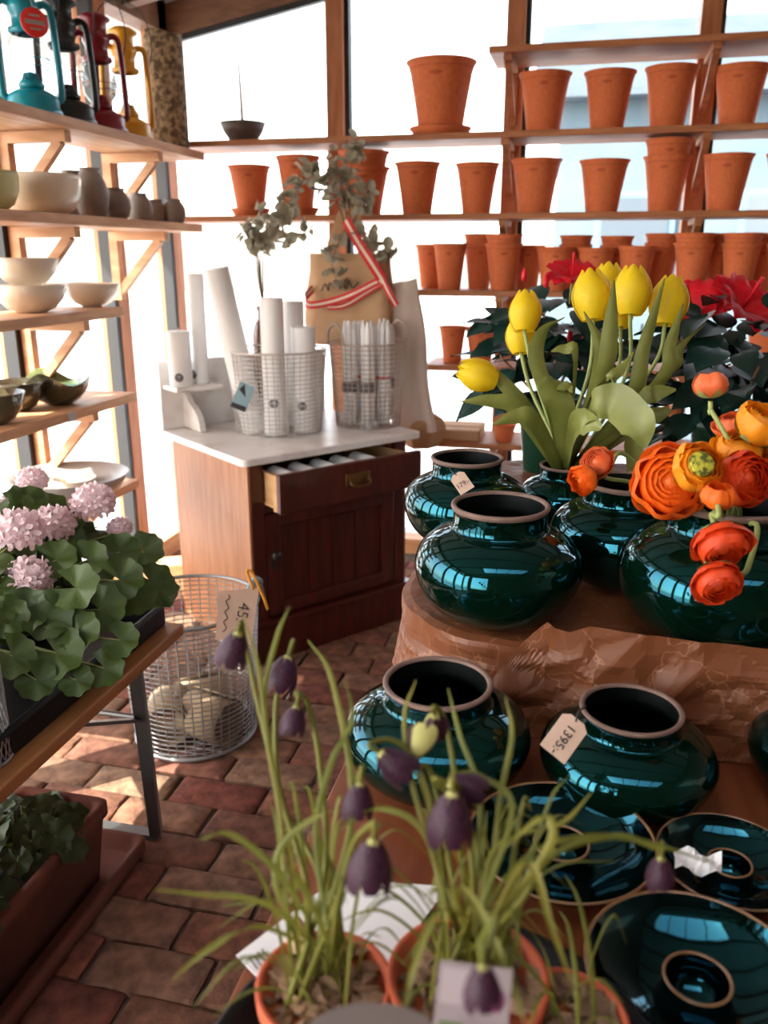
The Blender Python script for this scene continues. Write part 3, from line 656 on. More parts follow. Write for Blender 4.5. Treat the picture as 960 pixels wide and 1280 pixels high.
tg.matrix_basis = frame(bp(-.105, -.178)+V((0, 0, .15)), -cF+V((0, 0, .1)), (.35, .1, 1))
MB().box((0, 0, 0), (.10, .058, .002)).build('card', 'handle_blue', tg)
MB().box((-.04, 0, .002), (.018, .056, .001)).prism([(.045, .01, .0012), (.0, -.012, .0012), (.02, .022, .0012)], (0, 0, 0), (0, 0, .001)).build('print', 'ink', tg)
# bundles of tapers in the rusty basket
rb = random.Random(5)
for i, (dx_, dy_) in enumerate(((-.07, -.05), (-.035, .02), (.0, -.075), (.03, .03), (.06, -.03), (.075, .05), (-.06, .06))):
    b = B2 + V((dx_*cR.x+dy_*cF.x, dx_*cR.y+dy_*cF.y, .012))
    t = thing('taper_bundle', ('bundle of white taper candles with a red striped band in the rusty wire basket' if i % 3 == 1 else 'bundle of white taper candles with a dark band in the rusty wire basket'), 'candles', b, rb.uniform(0, 3), 'taper bundles in the rusty wire basket')
    h = .36+.03*rb.random()
    for k in range(7):
        a = k*math.pi/3; r = 0 if k == 6 else .0185
        MB().tube([(r*math.cos(a), r*math.sin(a), 0), (r*math.cos(a), r*math.sin(a), h-.03), (r*.95*math.cos(a), r*.95*math.sin(a), h+rb.uniform(-.01, .01))], [.0095, .0095, .005], 8).build('taper', 'white_wax', t, True)
    MB().lathe([(.0295, .125), (.030, .127), (.030, .165), (.0295, .167)], 20).build('paper_band', 'label_grey' if i % 3 != 1 else 'white_wax', t, True)
    if i % 3 == 1: MB().lathe([(.0305, .172), (.031, .174), (.031, .18), (.0305, .182)], 20).build('red_stripe', 'ribbon_red', t, True)
# brown bottle and eucalyptus
bo = cl(.40, .535, MT)
lathe_thing('brown_bottle', [(0, 0), (.044, 0), (.048, .01), (.048, .33), (.045, .36), (.036, .385), (.026, .40), (.024, .43), (.030, .435), (.030, .45), (.020, .45), (.018, .40), (.040, .35), (.042, .03), (0, .02)], 'bottle_brown', 'brown bottle vase holding eucalyptus behind the light wire basket', 'bottle', bo)
EUL = MB()
EUL.grid(lambda u, v_: V(((u-.5)*1.0*math.sin(math.pi*(.06+v_*.9))**.6, v_*1.0+.15, .12*math.cos(u*6)-.1*v_*v_)), 5, 5)
EUM = EUL.mesh('leaf', 'eucalyptus', True)
def eucalyptus(label, paths, base, lw, n):
    t = thing('eucalyptus_branch', label, 'branch', base)
    for P in paths:
        sp = spline(P, 8); st = MB().tube(sp, [.0028, .0012], 5).build('stem', 'twig', t, True, world=True)
        for i in range(4, len(sp)):
            if i < len(sp)*.28: continue
            for sg in range(n):
                d = (sp[i]-sp[i-1]).normalized(); o = V((rb.uniform(-1, 1), rb.uniform(-1, 1), rb.uniform(-.8, .8))); o = (o-d*o.dot(d)).normalized()
                if rb.random() < .2: continue
                link('leaf', EUM, t, Matrix.Translation(-V(base)) @ frame(sp[i]+o*.004, d+V((rb.uniform(-.9, .9), rb.uniform(-1.5, .2), rb.uniform(-.6, .6))), o.cross(d), 1) @ Matrix.Rotation(rb.uniform(-.8, .8), 4, 'Z') @ Matrix.Scale(lw*rb.uniform(.7, 1.25), 4))
top = bo+V((0, 0, .42)); dd = (top-CAM).dot(cF)
E1 = [[top, px(322, 318, d=dd), px(312, 300, d=dd-.03), px(302, 285, d=dd-.05)], [top, px(330, 310, d=dd), px(350, 280, d=dd-.08), px(372, 240, d=dd-.05), px(388, 205, d=dd)],
      [top, px(326, 315, d=dd), px(345, 300, d=dd+.03), px(385, 290, d=dd)], [top, px(322, 310, d=dd), px(335, 280, d=dd+.05), px(322, 262, d=dd+.06)], [top, px(320, 312, d=dd), px(340, 290, d=dd-.06), px(360, 262, d=dd-.1), px(355, 230, d=dd-.1)]]
eucalyptus('grey green eucalyptus twigs spreading from the brown bottle', E1, top, .042, 2)
# kraft bag hanging from a hook on the back wall post
hk = V((-1.075, 3.50, 1.80))
bgc = px(438, 365, y=3.40); by = 3.40
bag = thing('paper_bag', 'brown kraft carrier bag hanging tied with red and white ribbon', 'bag', (bgc.x, by, bgc.z-.21), -.12)
MB().grid(lambda u, v_: V(((.185*(1-.06*(1-v_)))*(-1 if (u*4) % 4 < 1 else 1), 0, 0)), 2, 2)
def bagf(u, v_):
    a = u*4; k = int(a) % 4; f = a-int(a); hx = .172+.012*math.sin(v_*5); hy = .055*(1-.35*v_)
    c = [(-hx, -hy), (hx, -hy), (hx, hy), (-hx, hy)]; p0, p1 = c[k], c[(k+1) % 4]
    x, y = p0[0]+(p1[0]-p0[0])*f, p0[1]+(p1[1]-p0[1])*f
    return V((x, y+.008*noise.noise(V((x*9, v_*4, k))), v_*.36))
MB().grid(bagf, 32, 12, True).add([(-.17, -.055, .001), (.17, -.055, .001), (.17, .055, .001), (-.17, .055, .001)], [(0, 1, 2, 3)]).build('bag_body', 'kraft', bag, True)
for y in (-.036, .036):
    MB().ribbon(spline([(-.075, y, .33), (-.07, y, .40), (-.03, y*.5, .52), (-.012, 0, .60), (.004, 0, .60), (.022, y*.5, .52), (.055, y, .40), (.06, y, .33)], 5), .022, (1, 0, 0), 0).build('handle', 'kraft', bag, True)
wr = [(-.09, .0), (-.07, .03), (-.055, .0), (-.05, .035), (-.03, .02), (-.03, .04), (-.01, .045), (0, .01), (.015, .04), (.03, .01), (.045, .045), (.06, .015), (.09, .04)]
MB().tube(spline([(x*.9-.02, -.062+.0, .215+z*.9) for x, z in wr], 4), .0028, 5).tube(spline([(x*.7+.0, -.062, .175+z*.5) for x, z in wr], 4), .0024, 5).build('handwritten_lettering', 'ink', bag, True)
def ribbon(P, w, t):
    sp = spline(P, 6)
    MB().ribbon(sp, w, (0, .1, 1), 0).build('ribbon_band', 'ribbon_red', t, True)
    MB().ribbon([p+V((0, -.0025, 0)) for p in sp], w*.30, (0, .1, 1), 0).build('ribbon_centre', 'ribbon_cream', t, True)
rt = thing('ribbon', 'red and cream striped ribbon tied around the hanging kraft bag', 'ribbon', (bgc.x, by-.08, bgc.z-.05))
def rp(u, v_, dy=0): return px(u, v_, y=by-.085+dy)-rt.location
ribbon([rp(392, 360, .06), rp(382, 372, .02), rp(386, 381, 0), rp(410, 378), rp(440, 368), rp(472, 352), rp(480, 352)], .030, rt)
ribbon([rp(480, 352), rp(455, 368, .01), rp(430, 382, .01), rp(410, 384, .012)], .022, rt)
ribbon([rp(432, 275, .03), rp(446, 300, .01), rp(462, 325), rp(478, 350)], .040, rt)
ribbon([rp(478, 350), rp(486, 366, -.01), rp(495, 382, -.01)], .026, rt)
hko = MB().tube(spline([(-1.10, YB, 1.66), (-1.10, 3.6, 1.66), (-1.10, 3.42, 1.655), (-1.10, 3.385, 1.67), (-1.10, 3.38, 1.69)], 4), .006, 8).build('hook', 'iron', smooth=True, label='iron hook on the back wall post carrying the kraft bag', category='hook')
tp = px(432, 262, y=3.42)
E2 = [[px(436, 300, y=3.38), px(432, 262, y=3.37), px(424, 220, y=3.36), px(415, 190, y=3.36)], [px(440, 300, y=3.37), px(436, 250, y=3.36), px(440, 205, y=3.34), px(446, 175, y=3.33)],
      [px(434, 290, y=3.38), px(420, 250, y=3.34), px(400, 228, y=3.33), px(388, 215, y=3.32)], [px(438, 290, y=3.36), px(448, 262, y=3.33), px(455, 245, y=3.33), px(462, 238, y=3.33)], [px(436, 280, y=3.37), px(425, 300, y=3.33), px(415, 330, y=3.31), px(425, 360, y=3.30)],
      [px(440, 275, y=3.37), px(452, 285, y=3.34), px(470, 305, y=3.32), px(488, 320, y=3.31)]]
eucalyptus('grey green eucalyptus branches tied above the hanging kraft bag', E2, E2[0][0], .040, 2)
# canvas bag draped beside the washstand
cv = cl(.80, .30, 0); cvx = px(515, 470, y=3.33)
cb2 = thing('canvas_bag', 'beige canvas bag hanging at the end of the marble top', 'bag', (cvx.x-.03, 3.40, .70))
def canv(u, v_):
    a = 2*math.pi*u; z = v_*.60; c, s_ = math.cos(a), math.sin(a); sq = lambda q: math.copysign(abs(q)**.55, q)
    hw = .088-.040*v_; x = hw*sq(c)-.055*v_+.03+.012*v_*c; y = (.038-.015*v_)*sq(s_)
    return V((x+.006*math.sin(9*v_+2*c), y-.010*math.sin(x*70+v_*3)*(1-.5*v_), z+.012*v_*c))
MB().grid(canv, 40, 18, True).build('bag_body', 'canvas', cb2, True)
kb = thing('paper_sack', 'crumpled brown paper sack below the beige canvas bag', 'bag', (cvx.x+.02, 3.44, BZ[6]))
MB().lathe([(0, 0), (.07, 0), (.085, .03), (.095, .08), (.085, .12), (.06, .135), (.03, .12), (0, .11)], 7, wob=lambda a, r, z: (r*(1+.12*math.sin(3*a+z*20)+.06*math.sin(7*a)), z*(1+.06*math.sin(2*a)))).build('sack', 'kraft', kb)
# ------------------------------------------------------------------ tall wire basket on the floor
fb = thing('floor_wire_basket', 'tall zinc wire basket standing on the bricks before the washstand', 'wire basket', (-1.085, 2.085, 0))
FH, R0, R1 = .43, .178, .205
b = MB(); NV = 44
for k in range(NV):
    a = 2*math.pi*k/NV; c, s_ = math.cos(a), math.sin(a)
    b.tube([(R0*c, R0*s_, .012), (R1*c, R1*s_, FH)], .0018, 4)
for j in range(1, 27):
    q = j/27; b.ring((0, 0, .012+(FH-.012)*q), R0+(R1-R0)*q, .0024 if j < 9 else .0018, 36, 4)
b.build('wire_mesh', 'wire_zinc', fb, True)
MB().ring((0, 0, FH), R1, .006, 44, 8).build('rim', 'wire_zinc', fb, True)
MB().ring((0, 0, .012), R0, .007, 44, 8).build('base_ring', 'wire_zinc', fb, True)
b = MB()
for k in range(-6, 7): L = math.sqrt(max(0, R0**2-(k*.027)**2)); b.tube([(-L, k*.027, .012), (L, k*.027, .012)], .002, 4)
b.build('base_grid', 'wire_zinc', fb)
MB().tube(spline([(R1*.98, -.09, FH-.0), (R1+.005, -.05, FH+.055), (R1+.01, 0, FH+.085), (R1+.005, .05, FH+.055), (R1*.98, .09, FH)], 5), .006, 8).build('handle', 'wire_zinc', fb, True)
MB().tube(spline([(R1+.006, -.04, FH+.064), (R1+.01, 0, FH+.085), (R1+.006, .04, FH+.064)], 5), .012, 8).build('handle_grip', 'handle_blue', fb, True)
# rolled leather pieces inside
for i, (x, y, rz, s_) in enumerate(((-.06, -.06, .4, 1), (.07, -.05, 1.3, 1.05), (.0, .07, 2.2, .95))):
    o = MB().grid(lambda u, v_: V(((.055+.014*u)*math.cos(u*7.5), (v_-.5)*.14, .062+(.055+.014*u)*math.sin(u*7.5))), 26, 3).build('cork_roll', 'leather', smooth=True, label='tan rolled cork sheet lying in the tall zinc basket', category='roll', group='rolls in the zinc basket')
    so = o.modifiers.new('solid', 'SOLIDIFY'); so.thickness = .004
    o.matrix_basis = Matrix.Translation((-1.085+x, 2.085+y, .02)) @ Matrix.Rotation(rz, 4, 'Z') @ Matrix.Scale(s_, 4)
# price tag on the basket
tp = px(297, 768, d=2.24)
tg = thing('price_tag', 'pink paper price tag reading 45 hung on the tall zinc basket', 'tag', tp)
tg.matrix_basis = frame(tp, (-cF+V((0, 0, .12))), (cR*1-V((0, 0, .10))))
MB().prism([(-.052, -.072, 0), (.045, -.078, 0), (.050, .078, 0), (-.056, .055, 0)], (0, 0, 0), (0, 0, .0015)).build('card', 'tag_paper', tg)
link('lettering', text_mesh('45:-', .042, 'ink'), tg, Matrix.Translation((.012, -.0, .002)) @ Matrix.Rotation(rad(-96), 4, 'Z'))
sc = [(-.03+.005*math.sin(k*2.1), .05-k*.009, .002) for k in range(12)]
MB().tube(spline(sc, 3), .0013, 4).build('handwritten_lettering', 'ink', tg)
MB().tube(spline([(.035, .07, .002), (.02, .10, 0), (.012, .118, 0), (.026, .115, 0), (.045, .085, .004), (.065, .05, .0), (.078, .02, -.01)], 5), .004, 6).build('string', 'string_orange', tg, True)
# pale timber offcut by the wall
bx_ = px(213, 708, z=.12)
tb = thing('timber_block', 'pale timber beam with bored holes lying by the window sill', 'timber', (bx_.x-.12, bx_.y+.02, 0), .45)
MB().box((0, 0, .06), (.34, .12, .12)).build('beam', 'drawer_wood', tb, bevel=.004)
for x in (-.06, .05): MB().lathe([(0, 0), (.012, 0), (.012, .002), (0, .002)], 14, (x, .0, .1195)).build('hole_shade', 'ink', tb)  # flat dark discs carry the shade inside the bored holes
# ------------------------------------------------------------------ bench table with the pink geraniums
BT = .585
bt = thing('bench_table', 'wooden folding bench table with dark steel legs carrying the geraniums', 'table', (-1.2, 1.0, 0))
for i in range(3): MB().box((-.21+.212*i+.02, .02, BT-.014), (.208, 1.22, .028)).build('plank', 'bench_wood', bt, bevel=.004)
for y in (.54, -.45):
    lg = MB().bar((.255, y, BT-.03), (.235, y+.06, .012), .028, .028).bar((.235, y+.06, .008), (-.235, y+.06, .008), .03, .014).bar((-.235, y+.06, .012), (-.255, y, BT-.03), .028, .028).build('leg_frame', 'steel', bt)
    sg = 1 if y > 0 else -1
    MB().bar((.245, y+.02, .36), (.20, y-sg*.34, BT-.04), .022, .008).build('brace', 'steel', bt)
    MB().bar((-.245, y+.02, .36), (-.20, y-sg*.34, BT-.04), .022, .008).build('brace', 'steel', bt)
    MB().tube([(-.245, y+.03, .36), (.245, y+.03, .36)], .007, 8).build('cross_rod', 'steel', bt)
ty = thing('plant_tray', 'long black plastic plant tray with a bright worn rim on the bench table', 'tray', (-1.165, 1.10, BT))
MB().box((0, 0, .006), (.52, 1.02, .012)).build('tray_floor', 'tray_black', ty)
for x, sx in ((-.26, .012), (.26, .012)): MB().box((x, 0, .026), (sx, 1.03, .052)).build('tray_side', 'tray_black', ty, bevel=.003)
for y in (-.51, .51): MB().box((0, y, .026), (.52, .012, .052)).build('tray_side', 'tray_black', ty, bevel=.003)
MB().tube([(x, y, .053) for x, y in rrect(-.268, .268, -.518, .518, .02, 3)], .007, 8, True).build('tray_rim', 'tray_black', ty, True)
# geranium leaf: round, scalloped, with a notch at the stalk
def gleaf(seed):
    r_ = random.Random(seed); P = [(0, 0, 0)]; F = []; n = 36; rings = 2
    for q in (.55, 1.0):
        for k in range(n+1):
            a = rad(-158+316*k/n); sc_ = q*(1+.055*math.cos(9*a)*(q == 1)); z = .13*q*q*math.cos(4.5*a+seed)+.14*q*q
            P.append((sc_*math.cos(a), sc_*math.sin(a), z+r_.uniform(-.02, .02)))
    for k in range(n):
        F.append((0, 1+k, 2+k)); F.append((1+k, 2+n+k, 3+n+k, 2+k))
    return P, F
GLM = {m: [MB().add(*gleaf(k)).mesh('leaf', m, True) for k in range(4)] for m in ('geranium_leaf', 'geranium_dark')}
def floret_head(seed):
    r_ = random.Random(seed); b = MB()
    for k in range(46):
        z = 1-2*(k+.5)/46*.78; a = k*2.39996; rr = math.sqrt(max(0, 1-z*z)); n_ = V((rr*math.cos(a), rr*math.sin(a), z*.78))
        m = frame(n_*.82, n_+V((r_.uniform(-.3, .3), r_.uniform(-.3, .3), r_.uniform(-.2, .2))), (r_.uniform(-1, 1), r_.uniform(-1, 1), .3), .36)
        for p in range(5):
            A = p*2*math.pi/5+r_.uniform(-.2, .2); c, s_ = math.cos(A), math.sin(A); q = Matrix(((c, -s_, 0), (s_, c, 0), (0, 0, 1)))
            cup = r_.uniform(.2, .7)
            pts = [(0, 0, 0), (.5, -.32, .12*cup), (.62, 0, .25*cup), (.5, .32, .12*cup), (.95, -.24, .6*cup), (1.05, 0, .72*cup), (.95, .24, .6*cup)]
            b.add([m @ (q @ V(t_)) for t_ in pts], [(0, 1, 2), (0, 2, 3), (1, 4, 5, 2), (2, 5, 6, 3)])
    return b.mesh('flower_head', 'geranium_pink', True)
GFM = [floret_head(3), floret_head(4)]
rg = random.Random(21)
def geranium(label, base, heads, nleaf, spread, height, mname, leafr, potR=.075, potH=.11, pot=True, name='geranium', picks=(), low=0):
    t = thing(name, label, 'plant', base); B = V(base)
    if pot:
        MB().lathe([(0, 0), (potR*.72, 0), (potR, potH), (potR*1.05, potH), (potR*1.05, potH*.98), (potR*.95, potH*.9), (0, potH*.9)], 24).build('pot', 'tray_black', t, True)
        MB().lathe([(0, potH*.91), (potR*.94, potH*.91), (potR*.94, potH*.915), (0, potH*.93)], 20).build('soil', 'soil', t)
    root = V((0, 0, potH*.9))
    spots = []
    for k in range(nleaf):
        a = k*2.4+rg.uniform(-.3, .3); q = math.sqrt((k+.5)/nleaf); r = spread*q*rg.uniform(.8, 1.1)
        z = potH+height*(1-.75*q*q)*rg.uniform(.75, 1.05)-low*q
        spots.append((V((r*math.cos(a), r*math.sin(a), z)), leafr*rg.uniform(.65, 1.15), None))
    for u, v_, d, s_ in picks: spots.append((px(u, v_, d=d)-B, s_, 1))
    for p, s_, pk_ in spots:
        out = V((p.x, p.y, 0)); out = out.normalized() if out.length > .01 else V((1, 0, 0))
        nrm = V((0, 0, 1.0))+out*rg.uniform(.1, .9)+V((rg.uniform(-.4, .4), rg.uniform(-.4, .4), 0))+V((.25, -.45, 0))
        if pk_: nrm = V((.3, -.8, .75))+V((rg.uniform(-.3, .3), 0, 0))
        link('leaf', rg.choice(GLM[mname]), t, frame(p, nrm, out+V((0, 0, -.3)), s_))
        MB().tube(spline([root+out*.01, root.lerp(p, .5)+V((0, 0, .02)), p], 3), [.0028, .0018], 4).build('leaf_stalk', 'stem', t, True)
    for u, v_, d, s_ in heads:
        p = px(u, v_, d=d)-B
        h = link('flower_head', rg.choice(GFM), t, Matrix.Translation(p) @ Matrix.Rotation(rg.uniform(0, 6), 4, 'Z') @ Matrix.Scale(s_, 4))
        MB().tube(spline([root, root.lerp(p, .55)+V((0, 0, .02)), p-V((0, 0, s_*.3))], 4), [.003, .002], 5).build('flower_stalk', 'stem', t, True)
ztr = BT+.012
geranium('pink geranium with the lowest full bloom in a black pot on the tray', (-1.14, 1.22, ztr), [(35, 724, 1.58, .050), (22, 663, 1.60, .050)], 95, .21, .17, 'geranium_leaf', .038, picks=[(70, 816, 1.48, .052), (125, 762, 1.55, .048), (30, 765, 1.5, .045), (8, 772, 1.48, .04), (150, 800, 1.52, .035), (95, 850, 1.47, .03), (60, 770, 1.5, .045), (95, 735, 1.52, .045), (45, 850, 1.45, .035), (15, 820, 1.45, .04), (130, 835, 1.5, .035), (100, 790, 1.5, .04), (150, 725, 1.6, .045), (70, 700, 1.6, .04), (110, 700, 1.62, .04), (150, 690, 1.68, .04)])
geranium('pink geranium with pale blooms at the far end of the tray', (-1.16, 1.47, ztr), [(66, 655, 1.75, .046), (116, 628, 1.80, .047), (150, 660, 1.82, .028)], 80, .19, .20, 'geranium_leaf', .038, picks=[(190, 730, 1.72, .045), (170, 745, 1.68, .042), (205, 742, 1.78, .035), (180, 690, 1.8, .045)])
geranium('pink geranium against the side shelves at the back of the tray', (-1.33, 1.34, ztr), [(40, 600, 1.85, .034), (8, 640, 1.8, .04)], 40, .16, .18, 'geranium_leaf', .038)
# wire bucket at the edge of the tray
wbk = px(-30, 960, z=BT)
wire = thing('wire_bucket', 'dark wire mesh bucket on the near edge of the bench table', 'wire basket', (-.935, .955, BT))
wire.matrix_basis = Matrix.Translation((px(-28, 950, z=BT+.001).x, px(-28, 950, z=BT+.001).y, BT+.001))
b = MB()
for k in range(30):
    a = 2*math.pi*k/30
    for sg in (1, -1): b.tube([(.055*math.cos(a+sg*q*1.2), .055*math.sin(a+sg*q*1.2), .004+.24*q) for q in (0, .25, .5, .75, 1)], .0013, 4)
b.build('wire_mesh', 'wire_zinc', wire); MB().ring((0, 0, .244), .055, .004, 32, 6).build('rim', 'wire_zinc', wire, True); MB().ring((0, 0, .004), .055, .003, 32, 6).build('base_ring', 'wire_zinc', wire, True)
# terracotta trough under the bench
def trough(name, x0, x1, y0, y1, z0, z1, taper, th, m, parent):
    def lp(x0, x1, y0, y1, z): return [(x, y, z) for x, y in rrect(x0, x1, y0, y1, .025, 4)]
    L = [lp(x0+taper, x1-taper, y0+taper, y1-taper, z0), lp(x0+th*.4, x1-th*.4, y0+th*.4, y1-th*.4, z1-.035), lp(x0, x1, y0, y1, z1-.03), lp(x0, x1, y0, y1, z1-.004), lp(x0+.004, x1-.004, y0+.004, y1-.004, z1),
         lp(x0+th, x1-th, y0+th, y1-th, z1-.002), lp(x0+taper+th, x1-taper-th, y0+taper+th, y1-taper-th, z0+th)]
    n_ = len(L[0]); P = [p for l in L for p in l]; F = [tuple(reversed(range(n_)))]
    for i in range(len(L)-1):
        for k in range(n_): F.append((i*n_+k, i*n_+(k+1) % n_, (i+1)*n_+(k+1) % n_, (i+1)*n_+k))
    F.append(tuple(range((len(L)-1)*n_, len(L)*n_)))
    return MB().add(P, F).build(name, m, parent, True)
tr = thing('planter_saucer', 'long terracotta drip tray under the planter trough', 'saucer', (-1.10, 1.12, 0))
trough('tray', -.15, .145, -.45, .43, .0, .05, .012, .016, 'terracotta_old_shaded', tr)
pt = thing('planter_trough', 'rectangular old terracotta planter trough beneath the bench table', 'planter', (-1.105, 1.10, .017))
trough('trough', -.12, .118, -.42, .36, 0, .195, .025, .02, 'terracotta_old_shaded', pt)
MB().box((0, -.03, .155), (.19, .72, .01)).build('soil', 'soil', pt)
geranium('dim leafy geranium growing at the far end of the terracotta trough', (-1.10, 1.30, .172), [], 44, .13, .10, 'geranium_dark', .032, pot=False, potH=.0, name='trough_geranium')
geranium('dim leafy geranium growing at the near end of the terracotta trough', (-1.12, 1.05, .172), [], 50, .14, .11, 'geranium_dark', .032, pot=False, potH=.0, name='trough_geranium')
# ------------------------------------------------------------------ display table
TZ = .72
tb = thing('display_table', 'long orange brown wooden display table carrying the green pottery', 'table', (.35, 1.3, 0))
for i in range(6):
    w_ = .218; MB().box((-.64+w_/2+i*w_, .25, TZ-.018), (w_-.0015, 2.4, .036)).build('plank', 'table_wood', tb, bevel=.002)
for x in (-.55, .58):
    for y in (-.85, 1.35): MB().box((x, y, (TZ-.036)/2), (.07, .07, TZ-.036)).build('leg', 'table_wood', tb, bevel=.004)
for x in (-.56, .59): MB().box((x, .25, TZ-.085), (.025, 2.13, .09)).build('apron', 'table_wood', tb)
# riser draped in brown paper
RZ_ = .85
rs = thing('riser_box', 'low display riser covered in crinkled brown paper', 'riser', (.33, 1.76, TZ))
RX0, RX1, RY0, RY1, RR = -.605, .62, -.605, .60, .20
MB().prism([(x, y, 0) for x, y in rrect(RX0+.02, RX1-.02, RY0+.02, RY1-.02, RR-.02, 8)], (0, 0, 0), (0, 0, RZ_-TZ-.006)).build('box', 'bench_wood', rs)
base = rrect(RX0, RX1, RY0, RY1, RR, 10)
ring_ = []
for i in range(len(base)):
    a = V((*base[i], 0)); b = V((*base[(i+1) % len(base)], 0)); k = max(1, int((b-a).length/.009))
    ring_ += [a.lerp(b, q/k) for q in range(k)]
NR = len(ring_); P = []; F = []; cen = V(((RX0+RX1)/2, (RY0+RY1)/2, 0))
def crink(p, s_, a):
    v1 = noise.voronoi(p*s_)[0]; v2 = noise.voronoi(p*s_*2.2+V((7, 3, 1)))[0]
    return a*(v1[1]-v1[0]-.25+.4*(v2[1]-v2[0]-.25)+.5*noise.noise(p*s_*.5))
prof = [(q_, 0, 0) for q_ in (.3, .45, .55, .62, .68, .73, .78, .82, .86, .89, .92, .945, .965, .985)]+[(1, -.004-.124*k/15, .002+.016*(k/15)**2) for k in range(16)]
for q, dz, out in prof:
    for i, p in enumerate(ring_):
        c = cen+(p-cen)*q; nrm = (p-cen).normalized(); w3 = V((p.x*1, p.y*1, dz*2.5))
        amp = .0025 if q < 1 else .010+.15*abs(dz)
        c = c+nrm*(out+.004+abs(crink(w3, 5.5, amp)))+V((0, 0, RZ_-TZ+dz-.002+(crink(c, 12, .0045) if dz > -.03 else crink(w3, 8, .003))))
        c.z = max(c.z, .003)
        P.append(c)
P.append(cen+V((0, 0, RZ_-TZ-.002)))
for j in range(len(prof)-1):
    for i in range(NR): F.append((j*NR+i, (j+1)*NR+i, (j+1)*NR+(i+1) % NR, j*NR+(i+1) % NR))
for i in range(NR): F.append((len(P)-1, i, (i+1) % NR))
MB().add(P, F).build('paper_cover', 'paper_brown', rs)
# loose folded flap of paper standing along the front of the riser
fl = thing('paper_flap', 'loose crumpled sheet of brown paper folded up against the riser front', 'paper', (.36, 1.122, TZ))
TOP = [px(u, v_, y=1.105) for u, v_ in ((598, 880), (622, 842), (652, 808), (684, 781), (693, 789), (712, 794), (738, 787), (800, 796), (870, 806), (960, 815), (1100, 828))]
TOP = [(p.x-.36, p.z-TZ) for p in TOP]
def flapf(u, v_):
    t_ = u*(len(TOP)-1); k = min(int(t_), len(TOP)-2); x = TOP[k][0]+(TOP[k+1][0]-TOP[k][0])*(t_-k); zt = TOP[k][1]+(TOP[k+1][1]-TOP[k][1])*(t_-k)
    z = .003+(zt-.003)*v_; p = V((x*10, z*12, 3))
    y = -.012*(1-v_)**1.5-.004-abs(crink(p, .8, .026))*(.4+.6*math.sin(math.pi*min(1, v_*.95+.05)))
    return V((x, y+.0, z))
fo = MB().grid(flapf, 130, 26).build('sheet', 'paper_brown', fl); fo.modifiers.new('solid', 'SOLIDIFY').thickness = .0012
# ------------------------------------------------------------------ green glazed pottery
VP = [(0, 0), (.50, 0), (.60, .03), (.78, .15), (.93, .36), (1.0, .60), (.985, .74), (.93, .87), (.82, .98), (.69, 1.055), (.60, 1.09), (.565, 1.12), (.55, 1.18), (.55, 1.28), (.562, 1.33)]
VR = [(.562, 1.33), (.578, 1.355), (.582, 1.375), (.572, 1.392), (.546, 1.396), (.526, 1.385), (.518, 1.36)]
VI = [(.518, 1.36), (.50, 1.20), (.52, 1.10), (.78, .95), (.92, .6), (.7, .15), (.4, .06), (0, .05)]
def smoothp(p, n=3):
    q = spline([(a, 0, b) for a, b in p], n); return [(max(0, v_.x), v_.z) for v_ in q]
def gvase(loc, R, label, group='green glazed squat vases', hs=1.0):
    t = thing('green_vase', label, 'vase', loc, 0, group)
    MB().lathe(S(smoothp(VP), R, R*hs), 72).build('body', 'glaze', t, True)
    MB().lathe(S(smoothp(VR), R, R*hs), 64).build('lip', 'raw_clay', t, True)
    MB().lathe(S(smoothp(VI, 2), R, R*hs), 48).build('inside', 'glaze_inside', t, True)
    return t
def at_table(u, v_, z): p = px(u, v_, z=z); return (p.x, p.y, z)
gvase(at_table(620, 766, RZ_+.002), .131, 'squat dark green glazed vase alone at the front corner of the paper covered riser')
gvase(at_table(581, 674, RZ_+.002), .123, 'squat dark green glazed vase with a price tag on its neck on the riser')
gvase(at_table(703, 655, RZ_+.002), .094, 'green glazed vase holding the yellow tulips')
gvase(at_table(775, 722, RZ_+.002), .128, 'green glazed vase behind, with two orange ranunculus hanging over its neck')
gvase(at_table(893, 790, RZ_+.002), .150, 'large green glazed vase overflowing with orange ranunculus')
gvase(at_table(545, 968, TZ+.001), .125, 'squat green glazed vase on the table behind the fritillaries', hs=.82)
gvase(at_table(779, 992, TZ+.001), .112, 'squat dark green glazed vase with a 1395 price tag on the table', hs=.82)
gvase(at_table(1042, 992, TZ+.001), .112, 'squat green glazed vase on the table, the one farthest along the riser front', hs=.82)
BO = [(0, 0), (.42, 0), (.45, .03), (.66, .16), (.88, .34), (.985, .46)]
BRIM = [(.985, .46), (1.0, .475), (.995, .487), (.975, .487), (.965, .475)]
BI = [(.965, .475), (.86, .34), (.64, .19), (.44, .105), (.30, .085), (0, .08)]
def gbowl(loc, R, label):
    t = thing('candle_dish', label, 'dish', loc, 0, 'green glazed candle dishes')
    MB().lathe(S(smoothp(BO, 2), R), 64).build('outside', 'glaze_dark', t, True)
    MB().lathe(S(BRIM, R), 64).build('rim', 'rim_brown', t, True)
    MB().lathe(S(smoothp(BI, 3), R), 64).build('inside', 'glaze_dark', t, True)
    c = MB().lathe(S([(.36, .086), (.31, .15), (.295, .30), (.305, .395)], R), 40).lathe(S([(.275, .395), (.265, .3), (.265, .1), (0, .095)], R), 40).build('candle_cup', 'glaze_dark', t, True)
    MB().ring((0, 0, .397*R), .29*R, .016*R, 40, 8).build('cup_rim', 'rim_brown', c, True)
    return t
gbowl(at_table(699, 1092, TZ+.001), .105, 'dark green candle dish set in front of the tagged vase')
gbowl(at_table(908, 1108, TZ+.001), .080, 'smaller dark green candle dish with a white scrap inside')
gbowl(at_table(866, 1266, TZ+.001), .103, 'wide dark green candle dish with the plainest interior beside the fritillary tray')
sp_ = px(872, 1082, z=TZ+.035)
